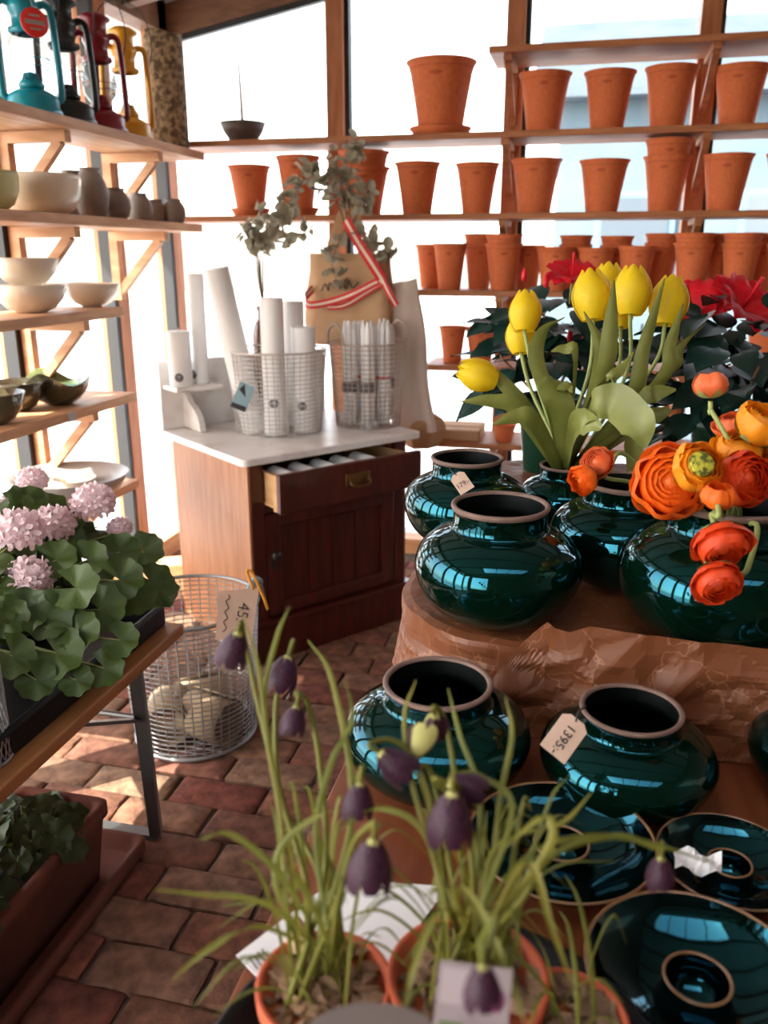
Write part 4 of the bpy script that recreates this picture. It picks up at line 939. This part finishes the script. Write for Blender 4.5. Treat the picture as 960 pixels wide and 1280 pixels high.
MB().grid(lambda u, v_: V(((u-.5)*.05, (v_-.5)*.022, .006*math.sin(u*9+v_*5)+.010*v_)), 8, 4).build('paper_scrap', 'white_paper', label='white paper scrap lying in the smaller candle dish', category='paper').location = sp_
# price tags
def ptag(p, text, xax, nrm, w_, h_, label, rot=180):
    t = thing('price_tag', label, 'tag', p); t.matrix_basis = frame(V(p), nrm, xax)
    c = MB().prism([(-w_/2, -h_/2, 0), (w_/2-.006, -h_/2, 0), (w_/2, -h_/2+.008, 0), (w_/2, h_/2-.008, 0), (w_/2-.006, h_/2, 0), (-w_/2, h_/2, 0)], (0, 0, 0), (0, 0, .001)).build('card', 'tag_paper', t)
    link('lettering', text_mesh(text, h_*.50, 'ink'), t, Matrix.Translation((-.004, 0, .0014)) @ Matrix.Rotation(rad(rot), 4, 'Z') @ Matrix.Scale(.9, 4))
    MB().tube(spline([(w_/2-.004, 0, .001), (w_/2+.008, .004, .0), (w_/2+.02, .0, -.008)], 3), .0012, 5).build('string', 'ink', t)
tc_ = px(706, 921, d=.955)
ptag(tc_, '1395:-', cR*.48+cU*.62, (-cF+V((0, 0, .35))), .050, .034, 'pink price tag reading 1395 tied to the vase on the table')
tc_ = px(577, 603, d=1.56)
ptag(tc_, '179:-', cU*.8-cR*.5, (-cF+V((0, 0, .3))), .040, .030, 'pink price tag tied to the neck of the rear vase on the riser', rot=-90)
# ------------------------------------------------------------------ yellow tulips
def petal_tulip(R, H, wid, lean=1.0):
    def f(u, v_):
        t_ = v_; r = R*(.32+.80*math.sin(math.pi*min(1, .10+.76*t_))**.8)*(1-.30*t_**4*lean); hw = wid*max(.12, math.sin(math.pi*min(1, .16+.80*t_)))**.45
        a = (u-.5)*2*hw; rr = r*(1-.06*abs(u-.5)*2); return V((rr*math.cos(a), rr*math.sin(a), H*t_+.05*H*(1-(2*(u-.5))**2)*t_**3))
    return MB().grid(f, 7, 9).mesh('petal', 'tulip', True)
TPO = petal_tulip(1.0, 2.45, .85); TPI = petal_tulip(.90, 2.45, .80)
vt = V(at_table(703, 655, RZ_)); vmouth = vt+V((0, 0, .125)); dT = (vmouth-CAM).dot(cF)
rt_ = random.Random(3)
def tulip(u, v_, hgt, axis, d, label, leaves=(), base=None, via=None):
    top = px(u, v_, d=d)                     # base of the bloom
    t = thing('tulip', label, 'flower', vmouth+V((rt_.uniform(-.02, .02), rt_.uniform(-.02, .02), -.06)), 0, 'yellow tulips in the green vase'); o = t.location
    ax = (cR*axis[0]+cU*axis[1]+cF*axis[2]).normalized(); s_ = hgt*d/FPX/2.55
    pts = [V((0, 0, 0)), V((0, 0, .06))]+([px(*via, d=(d+dT)/2)-o] if via else [])+[top-o]
    MB().tube(spline(pts, 6), .0042, 8).build('stem', 'stem', t, True)
    for k in range(6):
        inner = k % 2; m = frame(top-o-ax*.003, ax, (1, .3, .2), s_) @ Matrix.Rotation(k*math.pi/3+.2, 4, 'Z')
        link('petal', TPI if inner else TPO, t, m)
    for L in leaves:
        P = [px(a, b, d=dd_) for a, b, dd_ in L[0]]
        fo = MB().ribbon([p-o for p in spline([vmouth+V((0, 0, -.02))]+P, 6)], [x*.80*dT/FPX for x in L[1]], cR*L[2][0]+cU*L[2][1]+cF*L[2][2], L[3] if len(L) > 3 else .16).build('leaf', 'tulip_leaf', t, True)
n0 = dT
tulip(596+22, 476, 50, (-.95, .30, -.1), n0-.12, 'yellow tulip drooping sideways away from the bunch', [([(665, 520, n0-.1), (632, 480, n0-.12), (606, 452, n0-.12)], [18, 24, 26, 20, 3], (.6, .7, .2)), ([(650, 515, n0-.14), (615, 502, n0-.16), (577, 502, n0-.16)], [18, 22, 24, 18, 2], (.2, .8, -.4)), ([(670, 528, n0-.18), (645, 522, n0-.2), (616, 531, n0-.2)], [18, 24, 26, 20, 2], (.2, .8, -.4))], via=(660, 515))
tulip(655, 412, 50, (.05, 1, -.05), n0-.02, 'yellow tulip standing just in front of its lower neighbour', [([(693, 510, n0-.1), (672, 450, n0-.08), (680, 415, n0-.08), (706, 397, n0-.1)], [16, 24, 28, 20, 3], (.9, .2, .3))], via=(668, 470))
tulip(651, 440, 46, (-.04, 1, 0), n0+.03, 'yellow tulip bloom lower than the one in front of it', [([(705, 520, n0-.12), (690, 485, n0-.14), (684, 470, n0-.14)], [18, 34, 42, 36, 12], (.9, -.3, .2))], via=(665, 490))
tulip(742, 398, 62, (-.08, 1, -.05), n0-.05, 'yellow tulip on the left of the high middle pair', [([(745, 490, n0-.12), (752, 435, n0-.13), (730, 389, n0-.12)], [12, 24, 26, 18, 2], (.95, .1, .2)), ([(722, 450, n0-.14), (705, 436, n0-.15), (689, 439, n0-.15)], [14, 18, 18, 12, 2], (.3, .9, .1))], via=(735, 470))
tulip(759, 388, 60, (.06, 1, .05), n0+.03, 'yellow tulip rising highest behind the middle pair', [([(755, 470, n0-.16), (764, 414, n0-.17), (768, 350, n0-.16)], [14, 26, 29, 22, 2], (.95, .1, .2))], via=(752, 470))
tulip(788, 392, 60, (.04, 1, -.1), n0-.10, 'yellow tulip at the middle of the bunch on a straight bare stem', [([(788, 505, n0-.16), (806, 435, n0-.17), (831, 348, n0-.14)], [12, 24, 26, 18, 2], (.95, -.2, .2)), ([(745, 497, n0-.2), (768, 470, n0-.22), (792, 440, n0-.2)], [12, 22, 22, 16, 2], (.8, .6, .2))], via=(782, 470))
tulip(832, 404, 60, (.14, 1, -.05), n0-.04, 'yellow tulip on the far side of the bunch before the red hibiscus', [([(825, 480, n0-.14), (839, 431, n0-.15), (854, 379, n0-.13)], [12, 23, 24, 16, 2], (.95, .1, .2)), ([(830, 476, n0-.1), (850, 438, n0-.1), (883, 404, n0-.1)], [12, 20, 20, 14, 2], (.7, .6, .1)), ([(797, 508, n0-.2), (820, 492, n0-.22), (845, 487, n0-.22)], [14, 26, 28, 20, 3], (.2, .9, .1))], via=(815, 460))
tulip(776, 408, 34, (.1, 1, .0), n0+.08, 'small yellow tulip half hidden behind the middle pair', [([(735, 520, n0-.22), (768, 503, n0-.26), (798, 530, n0-.30), (806, 560, n0-.3)], [14, 40, 52, 50, 6], (.35, .9, -.2), .06), ([(720, 535, n0-.2), (735, 528, n0-.24), (752, 535, n0-.26)], [18, 34, 36, 8], (-.2, .9, .2)), ([(785, 540, n0-.22), (790, 560, n0-.25), (793, 592, n0-.25)], [16, 26, 28, 24], (.95, .1, .2)), ([(800, 530, n0-.1), (820, 520, n0-.12), (838, 512, n0-.12)], [14, 26, 26, 8], (.1, .9, .2)), ([(708, 500, n0-.12), (706, 488, n0-.14), (712, 478, n0-.14)], [16, 24, 24, 10], (.9, .1, .2))], via=(770, 470))
# ------------------------------------------------------------------ orange ranunculus
def rpetal(ph0, ph1, wid, seed, m):
    r_ = random.Random(seed)
    def f(u, v_):
        ph = rad(ph0+(ph1-ph0)*v_); hw = wid*math.sin(math.pi*min(1, .2+.8*v_)*.86)**.5; a = (u-.5)*2*hw
        R = 1+.05*math.sin(u*7+seed)*v_+.05*v_*v_; e = 1-.10*abs(u-.5)*2*v_
        return V((R*math.sin(ph)*math.cos(a/max(.35, math.sin(ph)))*e, R*math.sin(ph)*math.sin(a/max(.35, math.sin(ph)))*e, -R*math.cos(ph)))
    return MB().grid(f, 7, 6)
RPM = {}
for m in ('ranunculus', 'ranunculus_red', 'ranunculus_gold', 'ranunculus_salmon'):
    RPM[m] = dict(open=[rpetal(8, 92, .62, s, m).mesh('petal', m, True) for s in (1, 2)], half=[rpetal(8, 118, .60, s, m).mesh('petal', m, True) for s in (3, 4)], shut=[rpetal(8, 142, .62, s, m).mesh('petal', m, True) for s in (5, 6)])
    core = MB()
    for sc_, ph, n_, off in ((.80, 128, 6, .2), (.68, 135, 6, .7), (.56, 140, 5, .1), (.44, 146, 5, .6), (.33, 150, 4, .2)):
        for k in range(n_):
            a = 2*math.pi*k/n_+off; pm = rpetal(20, ph, .72, k+n_, m); R_ = Matrix.Rotation(a, 3, 'Z')
            core.add([(R_ @ p)*sc_+V((0, 0, .12*(1-sc_))) for p in pm.v], pm.f)
    core.lathe([(0, -.1), (.2, -.05), (.26, .12), (.22, .28), (.12, .36), (0, .38)], 14)
    RPM[m]['core'] = core.mesh('petal_core', m, True)
SEPM = MB().grid(lambda u, v_: V((1.04*math.sin(rad(10+60*v_)), (u-.5)*.55*math.sin(math.pi*(.15+.8*v_)), -1.04*math.cos(rad(10+60*v_)))), 4, 5).mesh('sepal', 'sepal', True)
EYM = MB().lathe([(0, .30), (.12, .31), (.22, .26), (.27, .12), (.2, 0), (0, -.02)], 16).mesh('eye', 'ranunculus_eye', True)
def ranunculus(u, v_, r, axis, d, m, label, src, path=(), style='full', eye=False):
    c = px(u, v_, d=d); s_ = r*d/FPX; ax = (cR*axis[0]+cU*axis[1]-cF*axis[2]).normalized()
    t = thing('ranunculus', label, 'flower', src, 0, 'orange ranunculus in the green vases'); o = V(src); M0 = frame(c-o, ax, (.3, .2, .9), s_) @ Matrix.Diagonal((1.06, 1.06, {'full': .8, 'bud': .78, 'side': .8, 'loose': .68}[style], 1))
    lay = {'full': (('open', 1.0, 8), ('half', .92, 7)), 'bud': (('shut', 1.0, 5), ('shut', .9, 5)), 'side': (('half', 1.0, 7), ('half', .92, 6)), 'loose': (('open', 1.0, 7), ('open', .85, 6))}[style]
    for q, (kind, sc_, n_) in enumerate(lay):
        for k in range(n_):
            link('petal', rt_.choice(RPM[m][kind]), t, M0 @ Matrix.Rotation(2*math.pi*k/n_+q*.4+rt_.uniform(-.1, .1), 4, 'Z') @ Matrix.Scale(sc_*rt_.uniform(.94, 1.05), 4) @ Matrix.Rotation(rt_.uniform(-.06, .06), 4, 'Y'))
    if style != 'bud': link('petal_core', RPM[m]['core'], t, M0)
    if eye: link('eye', EYM, t, M0 @ Matrix.Translation((0, 0, .42)) @ Matrix.Diagonal((2.0, 2.0, 1.0, 1)))
    for k in range(5): link('sepal', SEPM, t, M0 @ Matrix.Rotation(k*2*math.pi/5, 4, 'Z'))
    b = c-o-ax*s_*.95
    MB().tube(spline([V((0, 0, 0))]+[px(*p)-o if len(p) == 2 else px(p[0], p[1], d=p[2])-o for p in path]+[b-ax*.018, b], 6), .0036, 8).build('stem', 'stem', t, True)
m4 = V(at_table(775, 722, RZ_))+V((0, 0, .15)); m5 = V(at_table(893, 790, RZ_))+V((0, 0, .16)); d4 = (m4-CAM).dot(cF); d5 = (m5-CAM).dot(cF)
dq = d5-.06
ranunculus(838, 603, 46, (-.30, .05, 1), dq-.02, 'ranunculus', 'largest orange ranunculus with ruffled layered petals', m5, [(880, 640, dq+.04)], 'full')
ranunculus(872, 584, 30, (.05, .25, 1), dq-.075, 'ranunculus_gold', 'golden ranunculus with a yellow green eye', m5, [(890, 630, dq+.02)], 'side', True)
ranunculus(932, 598, 35, (.1, .1, 1), dq-.05, 'ranunculus_red', 'red orange ranunculus with a dark centre', m5, [(925, 640, dq+.03)], 'full')
ranunculus(925, 560, 34, (-.1, .7, .6), dq+.02, 'ranunculus_gold', 'pale golden orange ranunculus seen from its side', m5, [(915, 610, dq+.04)], 'loose')
ranunculus(954, 530, 32, (.2, .7, .6), dq+.0, 'ranunculus_gold', 'golden orange ranunculus with cupped petals above the rest', m5, [(940, 590, dq+.04)], 'side')
ranunculus(918, 530, 26, (-.2, .8, .4), dq+.06, 'ranunculus_salmon', 'salmon ranunculus behind the golden ones', m5, [(915, 590, dq+.05)], 'loose')
ranunculus(898, 620, 21, (.0, .9, .45), dq-.11, 'ranunculus', 'half closed orange ranunculus bud before the larger blooms', m5, [(905, 690, dq-.08)], 'bud')
ranunculus(888, 481, 21, (-.05, 1, .1), dq+.03, 'ranunculus_salmon', 'orange ranunculus bud alone on a tall bent stem', m5, [(925, 600, dq+.03), (915, 560, dq+.02), (890, 515, dq+.03)], 'bud')
ranunculus(903, 683, 36, (.0, -.75, .65), dq-.14, 'ranunculus_red', 'red orange ranunculus drooping over the vase shoulder', m5, [(898, 630, dq-.1), (898, 645, dq-.14)], 'loose')
ranunculus(897, 730, 31, (-.05, -.6, .8), dq-.16, 'ranunculus_red', 'lowest red orange ranunculus hanging against the vase', m5, [(945, 655, dq-.06), (938, 700, dq-.10), (925, 718, dq-.12)], 'loose')
ranunculus(746, 578, 21, (-.6, .3, .7), d4-.10, 'ranunculus_salmon', 'ruffled salmon ranunculus hanging over the neck of the rear vase', m4, [(800, 590, d4-.02), (775, 566, d4-.06)], 'loose')
ranunculus(728, 600, 19, (-.8, -.3, .6), d4-.12, 'ranunculus', 'smaller orange ranunculus hanging below its salmon neighbour', m4, [(790, 604, d4-.04), (760, 598, d4-.09)], 'side')
# ------------------------------------------------------------------ red hibiscus
def hleaf(seed):
    def f(u, v_):
        w_ = math.sin(math.pi*v_**.75)*.40; x = (u-.5)*2*w_; return V((x, v_*1.15, -.22*v_*v_+.22*abs(u-.5)*2*w_+.03*math.sin(seed+u*5)))
    return MB().grid(f, 7, 8).mesh('leaf', 'hibiscus_leaf', True)
HLM = [hleaf(s) for s in (0, 2)]
def hpet(u, v_):
    w_ = .55*math.sin(math.pi*(.08+.72*v_))**.8; x = (u-.5)*2*w_; return V((x, v_, .35*v_*v_*0+.28*math.sin(v_*2.2)+.07*math.sin(u*14+v_*3)*v_))
HPM = MB().grid(hpet, 9, 7).mesh('petal', 'hibiscus', True)
rh = random.Random(8)
def hibiscus(base, label, flowers, nleaf, spread, cz, buds=(), R=.085, picks=()):
    t = thing('hibiscus', label, 'plant', base); o = V(base)
    MB().lathe([(0, 0), (R*.72, 0), (R*.96, .17), (R*1.05, .172), (R*1.06, .195), (R*1.0, .197), (R*.93, .18), (R*.9, .16), (0, .155)], 32).build('pot', 'pot_green', t, True)
    MB().lathe([(0, .157), (R*.9, .157), (R*.9, .161), (0, .166)], 20).build('soil', 'soil', t)
    tips = []
    for k in range(7):
        a = k*2.4; e = V((spread*.75*math.cos(a), spread*.75*math.sin(a), cz+rh.uniform(-.02, .1)))
        MB().tube(spline([(0, 0, .16), e*.5+V((0, 0, .08)), e], 4), [.005, .003], 6).build('branch', 'twig', t, True); tips.append(e)
    L = []
    for k in range(nleaf):
        a = k*2.4+rh.uniform(-.4, .4); q = rh.random()**.6; ph = rh.uniform(-.9, 1.2)
        L.append((V((spread*q*math.cos(a)*math.cos(ph*.6), spread*q*math.sin(a)*math.cos(ph*.6), cz+.17*math.sin(ph)*q)), rh.uniform(.06, .10)))
    for u, v_, d, s_ in picks: L.append((px(u, v_, d=d)-o, s_))
    for p, s_ in L:
        out = V((p.x, p.y, rh.uniform(-.05, .03))).normalized(); nrm = V((0, 0, 1))+V((rh.uniform(-.5, .5), rh.uniform(-.9, .2), 0))
        link('leaf', rh.choice(HLM), t, frame(p, nrm, out.cross(nrm)*1, s_) )
    for u, v_, d, r, ax in flowers:
        c = px(u, v_, d=d)-o; A = (cR*ax[0]+cU*ax[1]-cF*ax[2]).normalized(); s_ = r*d/FPX; m0 = frame(c, A, (.4, .3, .6), s_)
        fl_ = link('flower', MB().tube(spline([(0, 0, -.1), (0, .03, .5), (.02, .08, .95)], 4), [.05, .04, .06], 8).mesh('flower', 'hibiscus', True), t, m0)
        for k in range(5): link('petal', HPM, fl_, Matrix.Rotation(2*math.pi*k/5+rh.uniform(-.1, .1), 4, 'Z') @ Matrix.Rotation(rh.uniform(-.1, .3), 4, 'X'))
        MB().tube([c-A*.04-V((0, 0, .03)), c-A*.0], .0025, 6).build('flower_stalk', 'stem', t, True)
    for u, v_, d in buds:
        c = px(u, v_, d=d)-o; link('bud', MB().lathe([(0, 0), (.006, .003), (.008, .014), (.005, .028), (0, .036)], 12).mesh('bud', 'hibiscus', True), t, Matrix.Translation(c))
h1 = px(672, 590, z=RZ_); hd = (V((h1.x, h1.y, 1.0))-CAM).dot(cF)
hibiscus((h1.x+.02, 2.235, RZ_+.001), 'red hibiscus in a dark green pot behind the tulips', [(715, 350, hd+.02, 36, (.0, .75, .6))], 120, .18, .31, [(655, 352, hd), (682, 360, hd), (712, 428, hd-.1), (730, 432, hd-.1)], .085, [(690, 400, hd-.05, .08), (700, 440, hd-.08, .085), (655, 430, hd, .08)])
h2 = px(880, 600, z=RZ_); hd2 = hd-.1
hibiscus((.335, 2.02, RZ_+.001), 'red hibiscus with two large blooms behind the ranunculus', [(865, 390, hd2, 46, (-.35, .55, .7)), (925, 388, hd2, 50, (.35, .6, .7))], 170, .21, .30, [(862, 452, hd2-.12), (845, 470, hd2-.12)], .09, [(900, 440, hd2-.1, .11), (870, 445, hd2-.12, .10), (925, 470, hd2-.1, .10), (850, 530, hd2-.12, .10), (880, 510, hd2-.12, .10), (830, 520, hd2-.1, .09), (940, 420, hd2, .09)])
# ------------------------------------------------------------------ fritillaries in the foreground
tyf = thing('round_tray', 'round black tray holding the potted fritillaries', 'tray', (-.075, .505, TZ+.001))
MB().lathe([(0, 0), (.175, 0), (.185, .006), (.200, .026), (.204, .030), (.200, .032), (.190, .026), (.178, .010), (0, .008)], 56).build('tray', 'tray_black', tyf, True)
ws = thing('white_sheet', 'white printed paper sheet lying across the rim of the round tray', 'paper', (0, 0, TZ+.001))
cs = [px(295, 1194, z=TZ+.036), px(420, 1098, z=TZ+.035), px(560, 1108, z=TZ+.035), px(480, 1215, z=TZ+.035), px(330, 1230, z=TZ+.036)]
cen_ = (cs[0]+cs[2])/2; ws.location = (cen_.x, cen_.y, TZ+.035); ws.matrix_basis = Matrix.Translation(ws.location)
MB().add([c-ws.location for c in cs]+[c-ws.location-V((0, 0, .0008)) for c in cs], [(4, 3, 2, 1, 0), (5, 6, 7, 8, 9)]+[(i, (i+1) % 5, 5+(i+1) % 5, 5+i) for i in range(5)]).build('sheet', 'white_paper', ws)
for k in range(4):
    a = px(312+k*5, 1198-k*4, z=TZ+.0372)-ws.location; b = px(322+k*6, 1212-k*3, z=TZ+.0372)-ws.location
    MB().bar(a, b, .0012, .0006).build('print_line', 'label_grey', ws)
def fpetal(u, v_):
    w_ = .62*math.sin(math.pi*(.18+.70*v_))**.7; a = (u-.5)*2*w_; r = (.25+.75*math.sin(math.pi*(.05+.55*v_)))*(1-.10*v_)
    return V((r*math.cos(a), r*math.sin(a), -1.95*v_))
FPM = MB().grid(fpetal, 6, 7).mesh('petal', 'frit_petal', True)
FPP = MB().grid(fpetal, 6, 7).mesh('petal', 'frit_pale', True)
chipm = [MB().add([(random.uniform(-.006, .006)+x, random.uniform(-.004, .004)+y, random.uniform(-.002, .002)+z) for z in (0, .005) for x, y in ((-.008, -.005), (.008, -.005), (.008, .005), (-.008, .005))], [(3, 2, 1, 0), (4, 5, 6, 7), (0, 1, 5, 4), (1, 2, 6, 5), (2, 3, 7, 6), (3, 0, 4, 7)]) for k in range(3)]
rf = random.Random(17)
FPROF = [(0, 0), (.72, 0), (.74, .02), (.92, .80), (.93, .82), (1.0, .83), (1.02, .99), (1.0, 1.0), (.93, 1.0), (.90, .88), (0, .86)]
def frit(c, R, H, label, flowers, blades, nrand, zb=TZ+.010, bulb=None):
    t = thing('fritillary_pot', label, 'plant', (c[0], c[1], zb)); o = V((c[0], c[1], zb))
    MB().lathe([(a*R, b*H) for a, b in FPROF], 48).build('pot', 'frit_pot', t, True)
    b = MB()
    for k in range(120):
        a = rf.uniform(0, 6.28); r = R*.86*math.sqrt(rf.random()); q = rf.choice(chipm); M = Matrix.Translation((r*math.cos(a), r*math.sin(a), H*.87+rf.uniform(0, .008))) @ Matrix.Rotation(rf.uniform(0, 6.28), 4, 'Z') @ Matrix.Rotation(rf.uniform(-.6, .6), 4, 'X') @ Matrix.Scale(rf.uniform(.4, 1), 4)
        b.add([M @ p for p in q.v], q.f)
    b.build('bark_mulch', 'chip', t, kind='stuff')
    if bulb:
        p = px(*bulb, z=zb+H*.9)-o; MB().lathe([(0, -.01), (.011, .0), (.013, .008), (.007, .02), (.002, .032), (0, .034)], 14, p).build('bulb', 'bulb', t, True)
    root = lambda: V((rf.uniform(-.5, .5)*R, rf.uniform(-.5, .5)*R, H*.86))
    for (u, v_, d, r, ax, path, pale) in flowers:
        cc = px(u, v_, d=d)-o; A = (cR*ax[0]+cU*ax[1]-cF*ax[2]).normalized(); s_ = r*d/FPX; topc = cc+A*s_*.95
        m0 = frame(topc, A, (.4, .5, .1), s_)
        fl_ = link('flower', MB().lathe([(0, .12), (.2, .05), (.28, -.1), (.12, -.6), (.1, -1.2), (0, -1.25)], 10).mesh('flower', 'frit_pale', True), t, m0)
        for k in range(6): link('petal', FPP if (pale and k in (1, 2)) else FPM, fl_, Matrix.Rotation(k*math.pi/3, 4, 'Z') @ Matrix.Scale(1.0 if k % 2 else .93, 4))
        P = [root()]+[px(a_, b_, d=d_)-o for a_, b_, d_ in path]+[topc+A*.012, topc]
        MB().tube(spline(P, 7), [.0028, .0024, .0018], 7).build('stem', 'frit_leaf', t, True)
    for path, w_ in blades:
        P = [px(a_, b_, d=d_)-o for a_, b_, d_ in path]
        MB().ribbon(spline(P, 7), [w_*.7, w_, w_, w_*.8, .0008], cR+cU*.3+V((rf.uniform(-.3, .3), rf.uniform(-.3, .3), 0)), .22).build('leaf', 'frit_leaf', t, True)
    for k in range(nrand):
        a = rf.uniform(0, 6.28); q = root(); h = rf.uniform(.06, .17); sp = rf.uniform(.02, .10); dr = V((math.cos(a), math.sin(a), 0))
        P = [q, q+dr*sp*.25+V((0, 0, h*.6)), q+dr*sp*.7+V((0, 0, h)), q+dr*sp*1.15+V((0, 0, h*rf.uniform(.75, 1.1)))]
        MB().ribbon(spline(P, 5), [.003, .0045, .004, .003, .0006], dr.cross(V((0, 0, 1)))+V((0, 0, .1)), .2).build('leaf', 'frit_leaf', t, True)
f1 = px(405, 1222, z=.832); f2 = px(585, 1212, z=.835)
D = .66
frit((f1.x, f1.y), .0555, .098, 'fritillary in a terracotta pot with the tallest purple bells', [
    (292, 810, .74, 23, (.25, .75, .3), [(385, 1120, .66), (352, 1000, .70), (325, 890, .72), (306, 800, .74)], 0),
    (354, 842, .76, 23, (.30, 1, .1), [(400, 1100, .70), (352, 1000, .73), (345, 880, .75), (366, 806, .76)], 0),
    (367, 900, .72, 18, (.2, 1, .1), [(405, 1100, .68), (400, 960, .72), (385, 880, .73), (370, 868, .72)], 0),
    (463, 1080, .58, 32, (.1, 1, .15), [(420, 1150, .62), (440, 1060, .60), (465, 1030, .58)], 0),
    (448, 1000, .64, 22, (.1, 1, .1), [(430, 1100, .64), (440, 1000, .66), (452, 962, .64)], 0)],
    [([(360, 1150, .62), (350, 1020, .64), (335, 930, .66), (322, 830, .67), (300, 760, .68)], .0045), ([(350, 1000, .65), (330, 880, .67), (345, 800, .68), (362, 758, .68)], .0045),
     ([(385, 1150, .6), (350, 1095, .58), (290, 1045, .57), (245, 1052, .57)], .0055), ([(385, 1170, .58), (330, 1130, .55), (250, 1120, .54), (190, 1112, .53)], .005), ([(380, 1180, .6), (320, 1160, .58), (255, 1190, .57), (215, 1225, .57)], .005),
     ([(400, 1170, .62), (440, 1010, .64), (415, 850, .68), (385, 800, .70)], .005), ([(410, 1160, .6), (395, 1040, .62), (415, 950, .64), (440, 900, .66), (432, 850, .66)], .005),
     ([(370, 1160, .6), (345, 1110, .6), (350, 1060, .6), (395, 1020, .6), (430, 1012, .6)], .005), ([(410, 1180, .58), (385, 1120, .57), (360, 1090, .56), (352, 1130, .56)], .005)], 26, bulb=(375, 1185))
frit((f2.x, f2.y), .066, .10, 'fritillary in a wider terracotta pot with a crowd of purple bells', [
    (493, 955, .66, 25, (-.7, .6, .2), [(560, 1120, .64), (540, 1010, .66), (515, 945, .67), (488, 925, .67)], 0),
    (525, 928, .68, 21, (-.3, -.6, .6), [(570, 1120, .66), (550, 1010, .68), (535, 960, .68)], 1),
    (563, 1022, .60, 33, (.05, 1, .15), [(590, 1130, .62), (580, 1010, .62), (566, 975, .60)], 0),
    (580, 985, .62, 24, (-.8, .35, .3), [(610, 1130, .64), (590, 1040, .64), (555, 985, .63)], 0),
    (545, 905, .72, 19, (-.1, .6, .5), [(580, 1100, .68), (570, 980, .7), (556, 900, .72)], 1),
    (603, 1232, .455, 27, (.0, 1, .1), [(600, 1190, .56), (620, 1150, .50), (608, 1190, .46)], 0),
    (825, 1090, .62, 20, (.0, 1, .2), [(640, 1140, .6), (690, 1070, .6), (770, 1045, .62), (822, 1060, .62)], 0)],
    [([(600, 1150, .6), (650, 1080, .58), (720, 1045, .58), (800, 1050, .6), (895, 1080, .62)], .005), ([(605, 1160, .58), (660, 1100, .56), (690, 1050, .56), (680, 1020, .57), (630, 1060, .57)], .0065),
     ([(610, 1160, .57), (660, 1080, .55), (690, 1160, .54), (715, 1230, .54)], .005), ([(580, 1160, .58), (570, 1110, .56), (600, 1140, .53), (640, 1230, .51), (655, 1280, .5)], .006), ([(590, 1150, .58), (550, 1140, .55), (520, 1200, .53), (500, 1280, .52)], .0055),
     ([(600, 1140, .6), (640, 1010, .62), (600, 970, .64), (560, 965, .64)], .005), ([(560, 1150, .6), (530, 1040, .62), (470, 1010, .63), (420, 1040, .63)], .005), ([(600, 1150, .6), (620, 1060, .62), (700, 1030, .62), (740, 990, .63)], .0045),
     ([(590, 1140, .62), (600, 1000, .65), (575, 920, .67), (560, 860, .68)], .0045), ([(610, 1150, .6), (625, 1000, .64), (640, 920, .66), (632, 870, .67)], .0045), ([(570, 1140, .62), (520, 1000, .66), (505, 900, .68), (520, 850, .69)], .0045)], 40)
f3 = px(705, 1290, z=.80)
frit((f3.x, f3.y), .050, .085, 'small terracotta pot of mulch at the far side of the round tray', [], [], 8)
# plant labels pushed into the pots
pl = px(590, 1262, d=.50)
t = thing('plant_label', 'picture plant label with a purple bell stuck in the wider pot', 'label', pl); t.matrix_basis = frame(pl, -cF+V((0, 0, .2)), cR-cU*.12)
MB().box((0, 0, 0), (.044, .050, .001)).build('card', 'photo_card', t)
MB().box((-.011, .012, .0008), (.018, .020, .0006)).box((.004, -.019, .0008), (.03, .007, .0006)).build('card_print', 'card_pale', t)
MB().lathe([(0, 0), (.007, 0), (.007, .0008), (0, .0008)], 16, (.012, .007, .0005)).build('printed_flower', 'card_purple', t)
MB().box((-.012, -.014, .0008), (.014, .012, .0006)).build('printed_leaf', 'card_green', t)
for k in range(5): MB().box((-.002+k*.003, -.019, .0013), (.0015, .004, .0004)).build('barcode_bar', 'ink', t)
pl = px(465, 1296, d=.50)
t = thing('plant_label', 'round topped greyish plant label at the edge of the tallest fritillary pot', 'label', pl); t.matrix_basis = frame(pl, -cF+V((0, 0, .5)), cR)
MB().prism([(-.04, -.03, 0), (.04, -.03, 0)]+[(.04*math.cos(rad(a)), .0+.018*math.sin(rad(a)), 0) for a in range(0, 181, 15)], (0, 0, 0), (0, 0, .0012)).build('card', 'label_dark', t)
